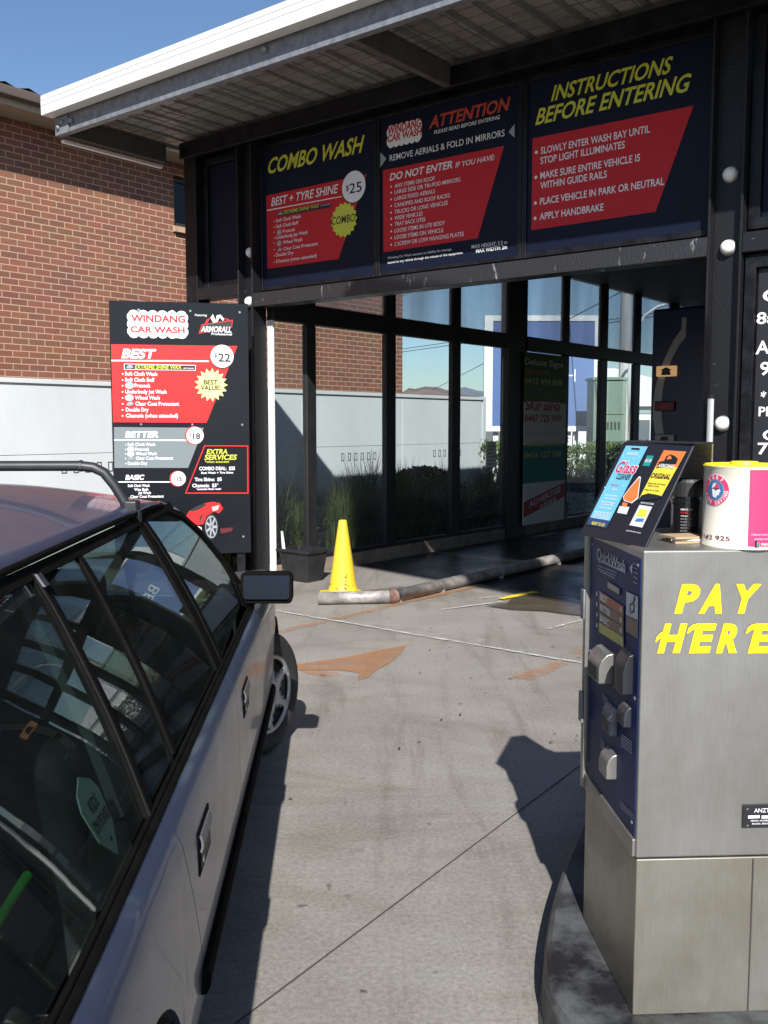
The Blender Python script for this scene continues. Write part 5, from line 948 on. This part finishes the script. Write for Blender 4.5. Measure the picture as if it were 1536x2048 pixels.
def strip_poly(name, sg, pts, M_, off, th=.006, sub=1, parent=None):
    """flat piece lying on the glasshouse side: outline in s,z"""
    zs_ = [z for s, z in pts]; z0, z1 = min(zs_), max(zs_); m = 14 if z1 - z0 > .2 else 2; nc = 6; q = MB(); rows = []
    for r in range(m + 1):
        z = z0 + (z1 - z0) * min(max(r / m, .0005), .9995); xs = []
        for k in range(len(pts)):
            (sa, za), (sb, zb) = pts[k], pts[(k + 1) % len(pts)]
            if (za - z) * (zb - z) <= 0 and za != zb: xs.append(sa + (sb - sa) * (z - za) / (zb - za))
        rows.append((z, min(xs), max(xs)))
    for d in (off, off - th):
        q.add([P(sg, a_ + (b_ - a_) * k / nc, z, d) for z, a_, b_ in rows for k in range(nc + 1)], [((r * (nc + 1) + k, r * (nc + 1) + k + 1, (r + 1) * (nc + 1) + k + 1, (r + 1) * (nc + 1) + k)[::(1 if (sg > 0) == (d == off) else -1)]) for r in range(m) for k in range(nc)])
    N = (m + 1) * (nc + 1); ring = [k for k in range(nc + 1)] + [r * (nc + 1) + nc for r in range(1, m + 1)] + [m * (nc + 1) + k for k in range(nc - 1, -1, -1)] + [r * (nc + 1) for r in range(m - 1, 0, -1)]
    for k in range(len(ring)):
        a_, b_ = ring[k], ring[(k + 1) % len(ring)]; q.f.append((a_, a_ + N, b_ + N, b_)); q.m.append(0)
    o = q.build(name, M_, parent or car, smooth=True); e = o.modifiers.new('split', 'EDGE_SPLIT'); e.split_angle = R_(40); return o
    f = tuple(range(n)); q.add(o + i_, [f, tuple(range(2 * n - 1, n - 1, -1))] + [(i, i + n, (i + 1) % n + n, (i + 1) % n) for i in range(n)]); return q.build(name, m, parent or car)
for sg in (1, -1):
    side_panel('front_fender', sg, lambda z: 3.954, lambda z: 5.44, arch(SF, .375), 40)
    fd = side_panel('front_door', sg, lambda z: 2.821, lambda z: 3.950, n=16); rd = side_panel('rear_door', sg, lambda z: rear_edge(z) + .004, lambda z: 2.817, n=16)
    side_panel('rear_quarter', sg, lambda z: .62, rear_edge, arch(SRW, .385), 40)
    # dark inner body behind the shut lines
    q = MB(); q.grid(lambda i, j: (sg * (bx(.7 + 4.6 * i, .2 + .66 * j) - .035), .7 + 4.6 * i - Y0, .2 + .66 * j) if not any(abs(.7 + 4.6 * i - c) < .42 for c in (SF, SRW)) else (sg * .60, .7 + 4.6 * i - Y0, .2 + .66 * j), 46, 6); q.build('inner_side', M_cab, car)
    # black waist strip and rubber moulding
    q = MB(); q.grid(lambda i, j: P(sg, .66 + 3.2 * i, .906 + .012 * j, .004 + .003 * math.sin(math.pi * j)), 30, 4, flip=sg < 0)
    q.grid(lambda i, j: P(sg, .66 + 3.2 * i, .917 + .007 * j, .005), 30, 1, flip=sg < 0); q.build('waist_strip', M_trimb, car, smooth=True, solid=.01)
    for sa, sb in ((1.99, 2.812), (2.828, 3.945), (3.96, 4.28)):
        q = MB(); prof = [(-.002, .405), (.012, .408), (.019, .425), (.020, .45), (.012, .466), (-.002, .47)]
        q.grid(lambda i, j: P(sg, sa + (sb - sa) * i, prof[round(j * 5)][1], prof[round(j * 5)][0]), 12, 5, flip=sg < 0)
        for i in (0, 1): q.add([P(sg, sa + (sb - sa) * i, z, o) for o, z in prof], [tuple(range(6))])
        q.build('side_moulding', M_trimb, car)
    q = MB(); q.grid(lambda i, j: P(sg, 2.0 + 2.2 * i, .16 + .06 * j, .006), 10, 2, flip=sg < 0); q.build('sill', M_rub, car, solid=.02)
    # glass and pillars
    strip_poly('cargo_window', sg, [(.72, .922), (1.730, .922), (1.858, 1.352), (.92, 1.345)], M_cg, -.006, .004)
    strip_poly('rear_quarter_window', sg, [(1.78, .922), (2.045, .922), (2.178, 1.357), (1.905, 1.355)], M_cg, -.006, .004)
    strip_poly('rear_door_window', sg, [(2.075, .922), (2.785, .922), (2.845, 1.357), (2.208, 1.357)], M_cg, -.006, .004)
    strip_poly('front_door_window', sg, [(2.955, .922), (3.74, .932), (3.775, 1.03), (3.74, 1.12), (3.63, 1.235), (3.50, 1.31), (3.36, 1.348), (3.2, 1.36), (2.985, 1.36)], M_cg, -.006, .004)
    strip_poly('pillar', sg, [(2.795, .92), (2.945, .92), (2.978, 1.372), (2.850, 1.372)], M_trimb, .000, .02)
    q = MB(); q.grid(lambda i, j: P(sg, 2.866 + .012 * j + .045 * i, .925 + .44 * i, .004), 6, 1, flip=sg < 0); q.build('pillar_seam', M_rub, car)
    strip_poly('pillar', sg, [(1.728, .92), (1.778, .92), (1.902, 1.372), (1.856, 1.372)], M_trimb, .002, .010)
    strip_poly('pillar_trim', sg, [(1.732, .922), (1.744, .922), (1.868, 1.362), (1.858, 1.362)], mat('pillar_satin', (.012, .011, .010), .75, spec=.08), .006, .006)
    strip_poly('trim_cap', sg, [(1.846, 1.338), (1.872, 1.338), (1.878, 1.362), (1.853, 1.362)], M_chrome, .016, .006)
    strip_poly('window_divider', sg, [(2.045, .93), (2.075, .93), (2.208, 1.362), (2.178, 1.362)], M_trimb, .002, .012)
    # gutter band over the doors, then the front frame round the window
    q = MB(); q.grid(lambda i, j: P(sg, .9 + 2.55 * i, 1.352 + .024 * j, .004), 20, 1, flip=sg < 0); q.build('door_top_frame', M_trimb, car, solid=.015)
    q = MB(); q.tube([(sg * (bx(s, 1.38) + .006), s - Y0, z) for s, z in ((.85, 1.378), (1.5, 1.384), (2.4, 1.387), (3.1, 1.384), (3.3, 1.376))], .008, 8); q.build('roof_gutter', M_trimb, car, smooth=True)
    fr_o = [(3.2, 1.372), (3.37, 1.365), (3.53, 1.33), (3.67, 1.25), (3.80, 1.12), (3.90, 1.00), (3.97, .925)]; fr_i = [(3.2, 1.358), (3.36, 1.346), (3.50, 1.308), (3.63, 1.233), (3.738, 1.118), (3.772, 1.03), (3.74, .94)]
    for k in range(6): pass
    q = MB()
    for k in range(6): q.add([P(sg, *fr_i[k], .002), P(sg, *fr_o[k], .002), P(sg, *fr_o[k + 1], .002), P(sg, *fr_i[k + 1], .002)], [(0, 1, 2, 3) if sg < 0 else (3, 2, 1, 0)])
    q.build('window_frame', M_trimb, car, solid=.02)
    q = MB(); po = [(3.22, 1.385), (3.40, 1.382), (3.57, 1.345), (3.72, 1.262), (3.86, 1.13), (3.98, 1.0), (4.06, .91)]
    for k in range(6):
        A1, A2 = P(sg, *fr_o[k], .0), P(sg, *fr_o[k + 1], .0); c1_, c2_ = po[k], po[k + 1]
        B1 = (sg * (bx(3, fr_o[k][1]) - .03), c1_[0] - Y0, c1_[1]); B2 = (sg * (bx(3, fr_o[k + 1][1]) - .03), c2_[0] - Y0, c2_[1]); q.add([A1, B1, B2, A2], [(0, 1, 2, 3) if sg < 0 else (3, 2, 1, 0)])
    q.build('windscreen_pillar', M_paint, car, smooth=True, solid=.02)
    # door handles: recess, flap
    for s, z, par in ((2.05, .735, rd), (3.055, .765, fd)):
        q = MB(); q.grid(lambda i, j: P(sg, s - .085 + .17 * i, z - .047 + .094 * j, .0022), 4, 4, flip=sg < 0); h = q.build('handle', M_trimb, par, solid=.004)
        q = MB(); q.grid(lambda i, j: P(sg, s - .07 + .14 * i, z - .036 + .036 * j, .0035), 4, 1, flip=sg < 0); q.build('handle_recess', M_ink, par)
        q = MB(); q.grid(lambda i, j: P(sg, s - .072 + .144 * i, z + .0 + .038 * j, .007 + .004 * math.sin(math.pi * j)), 4, 3, flip=sg < 0); q.build('handle_flap', mat('handle_grey', (.10, .10, .11), .4), par, solid=.005)
        q = MB(); q.lathe([(0, .003), (.007, .002), (.008, 0)], 12, M=Matrix.Translation(P(sg, s - .055, z - .02, .006)) @ Matrix.Rotation(sg * R_(90), 4, 'Y')); q.build('key_lock', M_chrome, par, smooth=True)
    # mirror
    q = MB(); c = Vector((sg * .878, 3.80 - Y0, 1.004)); rm = Matrix.Translation(c) @ Matrix.Rotation(R_(-3 * sg), 4, 'Z')
    def rr_(y, w, h, r): return [(x_, y, z_) for cx_, cz_, a0 in ((w - r, h - r, 0), (-w + r, h - r, 90), (-w + r, -h + r, 180), (w - r, -h + r, 270)) for x_, z_ in [(cx_ + r * math.cos(R_(a0 + 90 * k / 5)), cz_ + r * math.sin(R_(a0 + 90 * k / 5))) for k in range(6)]]
    secs = [rr_(-.052, .100, .060, .018), rr_(-.050, .103, .063, .02), rr_(.0, .102, .062, .025), rr_(.045, .085, .052, .03), rr_(.062, .05, .03, .02)]
    vs = [rm @ Vector(v) for s_ in secs for v in s_]; q.add(vs, [(i * 24 + k, i * 24 + (k + 1) % 24, (i + 1) * 24 + (k + 1) % 24, (i + 1) * 24 + k) for i in range(4) for k in range(24)] + [tuple(range(23, -1, -1)), tuple(range(96, 120))]); hm = q.build('mirror', M_trimb, car, smooth=True)
    w_ = hm.modifiers.new('wn', 'WEIGHTED_NORMAL')
    q = MB(); rm = rm @ Matrix.Translation((0, -.004, 0)) @ Matrix.Rotation(R_(-8), 4, 'X'); q.add([rm @ Vector(v) for v in rr_(-.0545, .091, .051, .012)] + [rm @ Vector(v) for v in rr_(-.053, .091, .051, .012)], [tuple(range(23, -1, -1))] + [(k, (k + 1) % 24, 24 + (k + 1) % 24, 24 + k) for k in range(24)]); q.build('mirror_glass', mat('mirror_glass', (.026, .032, .044), .3, metal=1.0), hm)
    q = MB(); q.add([P(sg, 3.70, .93, .003), P(sg, 3.92, .93, .003), P(sg, 3.78, 1.08, .003)], [(0, 1, 2) if sg > 0 else (2, 1, 0)]); q.tube([(sg * .76, 3.80 - Y0, .985), (sg * .83, 3.80 - Y0, .99)], [.03, .022], 10); q.build('mirror_mount', M_trimb, car)
    # wheels
    for s, st in ((SF, -26), (SRW, 0)):
        w = bpy.data.objects.new('wheel', None); COL.objects.link(w); w.parent = car; w.matrix_local = Matrix.Translation((sg * .745, s - Y0, .31)) @ Matrix.Rotation(R_(st), 4, 'Z')
        ax = Matrix.Rotation(sg * R_(90), 4, 'Y')
        q = MB(); q.lathe([(.205, .080), (.225, .092), (.262, .096), (.288, .088), (.304, .070), (.310, .045), (.3085, .044), (.3085, .038), (.310, .037), (.311, 0), (.310, -.037), (.3085, -.038), (.3085, -.044), (.310, -.045), (.304, -.070), (.288, -.088), (.262, -.096), (.205, -.08)], 64, M=ax); q.build('tyre', M_tyre, w, smooth=True)
        q = MB(); q.lathe([(.206, -.08), (.206, .082), (.200, .088), (.192, .082), (.188, .02), (0, .02)], 48, M=ax); q.build('rim', mat('rim_dark', (.02, .02, .022), .5), w, smooth=True)
        q = MB(); seg = 60; rad = [.030, .060, .085, .115, .150, .178, .196]; dz = [.088, .086, .080, .074, .074, .080, .086]
        for i in range(len(rad) - 1):
            for k in range(seg):
                ph = (k % 10) / 10
                if i == 3 and .2 <= ph < .8: continue
                if i == 4 and .1 <= ph < .9: continue
                if i == 2 and .4 <= ph < .6: continue
                v4 = [(rad[i + a_], dz[i + a_], 2 * math.pi * (k + b_) / seg) for a_, b_ in ((0, 0), (1, 0), (1, 1), (0, 1))]
                q.add([ax @ Vector((r * math.cos(t_), r * math.sin(t_), z_)) for r, z_, t_ in v4], [(0, 1, 2, 3)])
        q.lathe([(0, .096), (.022, .095), (.031, .087)], 30, M=ax); sp = q.weld().build('spokes', M_alloy, w, smooth=True, solid=.02); sp.modifiers['solid'].offset = 0
    for c in (SF, SRW):
        q = MB(); q.grid(lambda i, j: (sg * (.845 - .30 * j), c - Y0 + .38 * math.cos(math.pi * i), .31 + .38 * math.sin(math.pi * i)), 20, 2); q.build('wheel_arch', M_rub, car)
# roof skin
q = MB()
def roof(i, j):
    s = .70 + 2.62 * i; x = -.552 + 1.104 * j; k = x / .552; z = 1.382 + .080 * (1 - abs(k) ** 2.1); z -= .10 * max(0, (s - 2.95) / .37) ** 2 * (1 - .55 * abs(k) ** 2) * .55; z -= .03 * max(0, (1.1 - s) / .4) ** 2 + .022 * max(0, (2.9 - s) / 2) ** 1.3 * (1 - .8 * abs(k) ** 3); s2 = s - .13 * (abs(k) ** 3) * max(0, (i - .7) / .3) * -1; return (x, s2 - Y0, z)
q.grid(roof, 40, 24, flip=False); q.build('roof', M_paint, car, smooth=True, solid=.01)
# windscreen, tail glass, bonnet, nose and tail
def quadg(a, b, c, d, bow=0.0, n=10):
    a, b, c, d = map(Vector, (a, b, c, d))
    def f(i, j):
        p = (a.lerp(b, i)).lerp(d.lerp(c, i), j); return p + Vector((0, bow * 4 * i * (1 - i), 0))
    return f
q = MB(); q.grid(quadg((-.70, 4.04 - Y0, .93), (.70, 4.04 - Y0, .93), (.525, 3.42 - Y0, 1.365), (-.525, 3.42 - Y0, 1.365), .06), 12, 8); q.build('windscreen', M_cg, car, smooth=True)
q = MB(); q.grid(quadg((-.70, .62 - Y0, .93), (.70, .62 - Y0, .93), (.525, .80 - Y0, 1.36), (-.525, .80 - Y0, 1.36), -.04), 12, 6); q.build('tailgate_window', M_cg, car, smooth=True)
q = MB(); q.grid(lambda i, j: (-.80 + 1.6 * j, 4.03 + 1.38 * i - Y0, .925 - .16 * i ** 1.6 - .02 * (2 * j - 1) ** 2), 16, 12); q.build('bonnet', M_paint, car, smooth=True, solid=.01)
q = MB(); q.box(-.78, .78, 5.38 - Y0, 5.50 - Y0, .22, .52); q.build('front_bumper', M_trimb, car, bevel=.04); q = MB(); q.box(-.77, .77, 5.36 - Y0, 5.42 - Y0, .52, .76); nose = q.build('nose_panel', M_paint, car, bevel=.02)
for sg in (1, -1): q = MB(); q.box(sg * .56 - .17, sg * .56 + .17, 5.41 - Y0, 5.44 - Y0, .58, .72); q.build('headlight', glass('lamp_lens', (.8, .8, .8)), car, bevel=.015); q = MB(); q.box(sg * .70 - .1, sg * .70 + .1, .60 - Y0, .64 - Y0, .62, .88); q.build('tail_light', mat('tail_red', (.35, .02, .02), .25), car, bevel=.01)
q = MB(); q.box(-.78, .78, .62 - Y0, .68 - Y0, .5, .925); q.build('tailgate', M_paint, car, bevel=.02); q = MB(); q.box(-.8, .8, .52 - Y0, .66 - Y0, .28, .5); q.build('rear_bumper', M_trimb, car, bevel=.04)
# cabin
q = MB(); q.box(-.74, .74, .72 - Y0, 4.05 - Y0, .22, .27); q.box(-.72, .72, 4.05 - Y0, 4.12 - Y0, .25, .90); q.build('floor_pan', M_cab, car)
q = MB(); q.box(-.70, .70, 3.72 - Y0, 4.10 - Y0, .70, .915); q.box(.14, .60, 3.62 - Y0, 3.80 - Y0, .86, .955); q.build('dashboard', M_cab, car, bevel=.03)
q = MB(); n = 28; cc = Vector((.37, 3.48 - Y0, .87)); rt = Matrix.Translation(cc) @ Matrix.Rotation(R_(-62), 4, 'X') ; q.tube([rt @ Vector((.185 * math.cos(6.2832 * k / n), .185 * math.sin(6.2832 * k / n), 0)) for k in range(n + 1)], .015, 8); q.tube([rt @ Vector((-.18, 0, 0)), rt @ Vector((.18, 0, 0))], .014, 6); q.tube([rt @ Vector((0, 0, 0)), rt @ Vector((0, 0, -.3))], .03, 8); q.build('steering_wheel', M_rub, car, smooth=True)
def seat(x, s, w, name='seat', hr=True):
    q = MB(); q.box(x - w, x + w, s - .02 - Y0, s + .48 - Y0, .38, .54); o = q.build(name, M_seat, car, bevel=.05, seg=3)
    q = MB(); q.box(-w, w, -.07, .07, 0, .60); q.build('backrest', M_seat, o, bevel=.05, seg=3, M=Matrix.Translation((x, s - Y0, .46)) @ Matrix.Rotation(R_(16), 4, 'X'))
    if hr:
        for dx in ((0,) if w < .3 else (-.42, .42)): q = MB(); q.box(-.13, .13, -.05, .05, 0, .16); q.build('headrest', M_seat, o, bevel=.04, seg=3, M=Matrix.Translation((x + dx, s - .20 - Y0, 1.08)) @ Matrix.Rotation(R_(10), 4, 'X'))
seat(.36, 2.95, .24); seat(-.36, 2.95, .24); seat(0, 1.95, .66, 'rear_bench')
q = MB(); q.box(-.2, .2, -.1, .16, 0, .12); q.box(-.22, .22, -.16, -.06, .08, .72); q.box(-.24, -.17, -.1, .2, .1, .45); q.box(.17, .24, -.1, .2, .1, .45); q.build('child_seat', mat('child_seat_grey', (.09, .11, .12), .85, var=.4, vscale=12), car, bevel=.035, seg=3, M=Matrix.Translation((.36, 2.22 - Y0, .54)) @ Matrix.Rotation(R_(10), 4, 'X'))
for sg in (1, -1):
    q = MB(); q.grid(lambda i, j: (sg * (.66 - .17 * i), 2.80 + .08 * i - .02 + .05 * j - Y0, .6 + .74 * i), 8, 1); q.build('seat_belt', mat('belt_grey', (.16, .17, .17), .7), car, solid=.003)
    q = MB(); q.grid(lambda i, j: (sg * (bx(2.4, .92 + .43 * i) - .06), 1.72 + .10 * j + .14 * i - Y0, .92 + .43 * i), 6, 1, flip=sg < 0); q.build('pillar_lining', mat('lining_grey', (.13, .15, .15), .8), car, solid=.02)
q = MB(); q.grid(lambda i, j: (-.5 + 1.0 * j, .9 + 2.35 * i - Y0, 1.365), 4, 4); q.build('headlining', mat('headlining', (.16, .165, .16), .9), car, solid=.01)
q = MB(); q.box(-.68, .68, .74 - Y0, 1.62 - Y0, .58, .61); q.build('load_floor', M_cab, car)
q = MB(); q.tube([(.62, 1.22 - Y0, .86), (.64, 1.30 - Y0, .895), (.655, 1.40 - Y0, .93), (.66, 1.47 - Y0, .94)], .008, 8); tag(q.build('green_strap', mat('strap_green', (.03, .34, .03), .6), smooth=True, M=MCAR), 'bright green strap hanging behind the rear side glass of the station wagon', 'strap')
q = MB(); q.box(-.5, .45, .85 - Y0, 1.3 - Y0, .612, .80); tag(q.build('cargo_box', mat('cargo_blue', (.05, .08, .16), .8, var=.4, vscale=10), bevel=.05, seg=3, M=MCAR), 'dark blue soft bag in the load space of the station wagon', 'bag')
# child on board tag hanging inside the cargo glass
sgn = thing('window_sign', 'pale green KIDS ON BOARD tag hanging inside the rear side window', 'window sign', MCAR)
def inglass(s, z): return Vector(P(1, s, z, -.020))
o0, o1, o2 = inglass(1.51, .945), inglass(1.65, .945), inglass(1.51, 1.05)
dx_ = (o1 - o0).normalized(); dz_ = (o2 - o0); dz_ = (dz_ - dx_ * dz_.dot(dx_)).normalized(); dy_ = dz_.cross(dx_); ML = frame(inglass(1.578, .99), dx_, dy_, dz_)
q = MB(); q.prism([(-.055, .03), (-.045, -.03), (0, -.075), (.045, -.03), (.055, .03), (.04, .055), (0, .075), (-.04, .055)], 0, .003); q.build('card', mat('tag_pale', (.80, .90, .84), .5), sgn, M=ML)
a = Art(MCAR @ ML, .0008, .0006); a.ltext('KIDS', -.022, .012, .044, .022, M_ink, 1, 0, .02); a.ltext('ON BOARD', -.042, -.018, .084, .02, M_ink, 1, 0, .02); a.disc((0, -.045), .005, M_ink, 1, px=False, n=10)
o = a.build('print', sgn); o.matrix_local = ML
# roof rack
for s in (2.89, 1.55):
    rk = thing('roof_rack_bar', 'black tubular roof rack bar over the front doors of the station wagon' if s > 2 else 'black tubular roof rack bar over the rear of the station wagon', 'roof rack', MCAR @ T3(0, s - Y0, 0), 'roof rack bars')
    q = MB(); prof = [(.520, 1.400), (.512, 1.425), (.485, 1.470), (.455, 1.508), (.425, 1.523), (.385, 1.528)]
    full = [(x, 0, z) for x, z in prof] + [(-x, 0, z) for x, z in prof[::-1]]; q.tube(full, .0155, 12); q.build('bar', mat('rack_black', (.022, .022, .024), .45, var=.3, vscale=15), rk, smooth=True)
    for sg in (1, -1):
        q = MB(); q.box(sg * .535 - .022, sg * .535 + .022, -.025, .025, 1.372, 1.425); q.box(sg * .553 - .01, sg * .553 + .01, -.018, .018, 1.345, 1.40); q.build('foot', MATS['rack_black'], rk, bevel=.008)
        q = MB(); q.tube([(sg * .392, 0, 1.528), (sg * .384, 0, 1.528)], .0175, 12); q.build('clamp', MATS['rack_black'], rk)
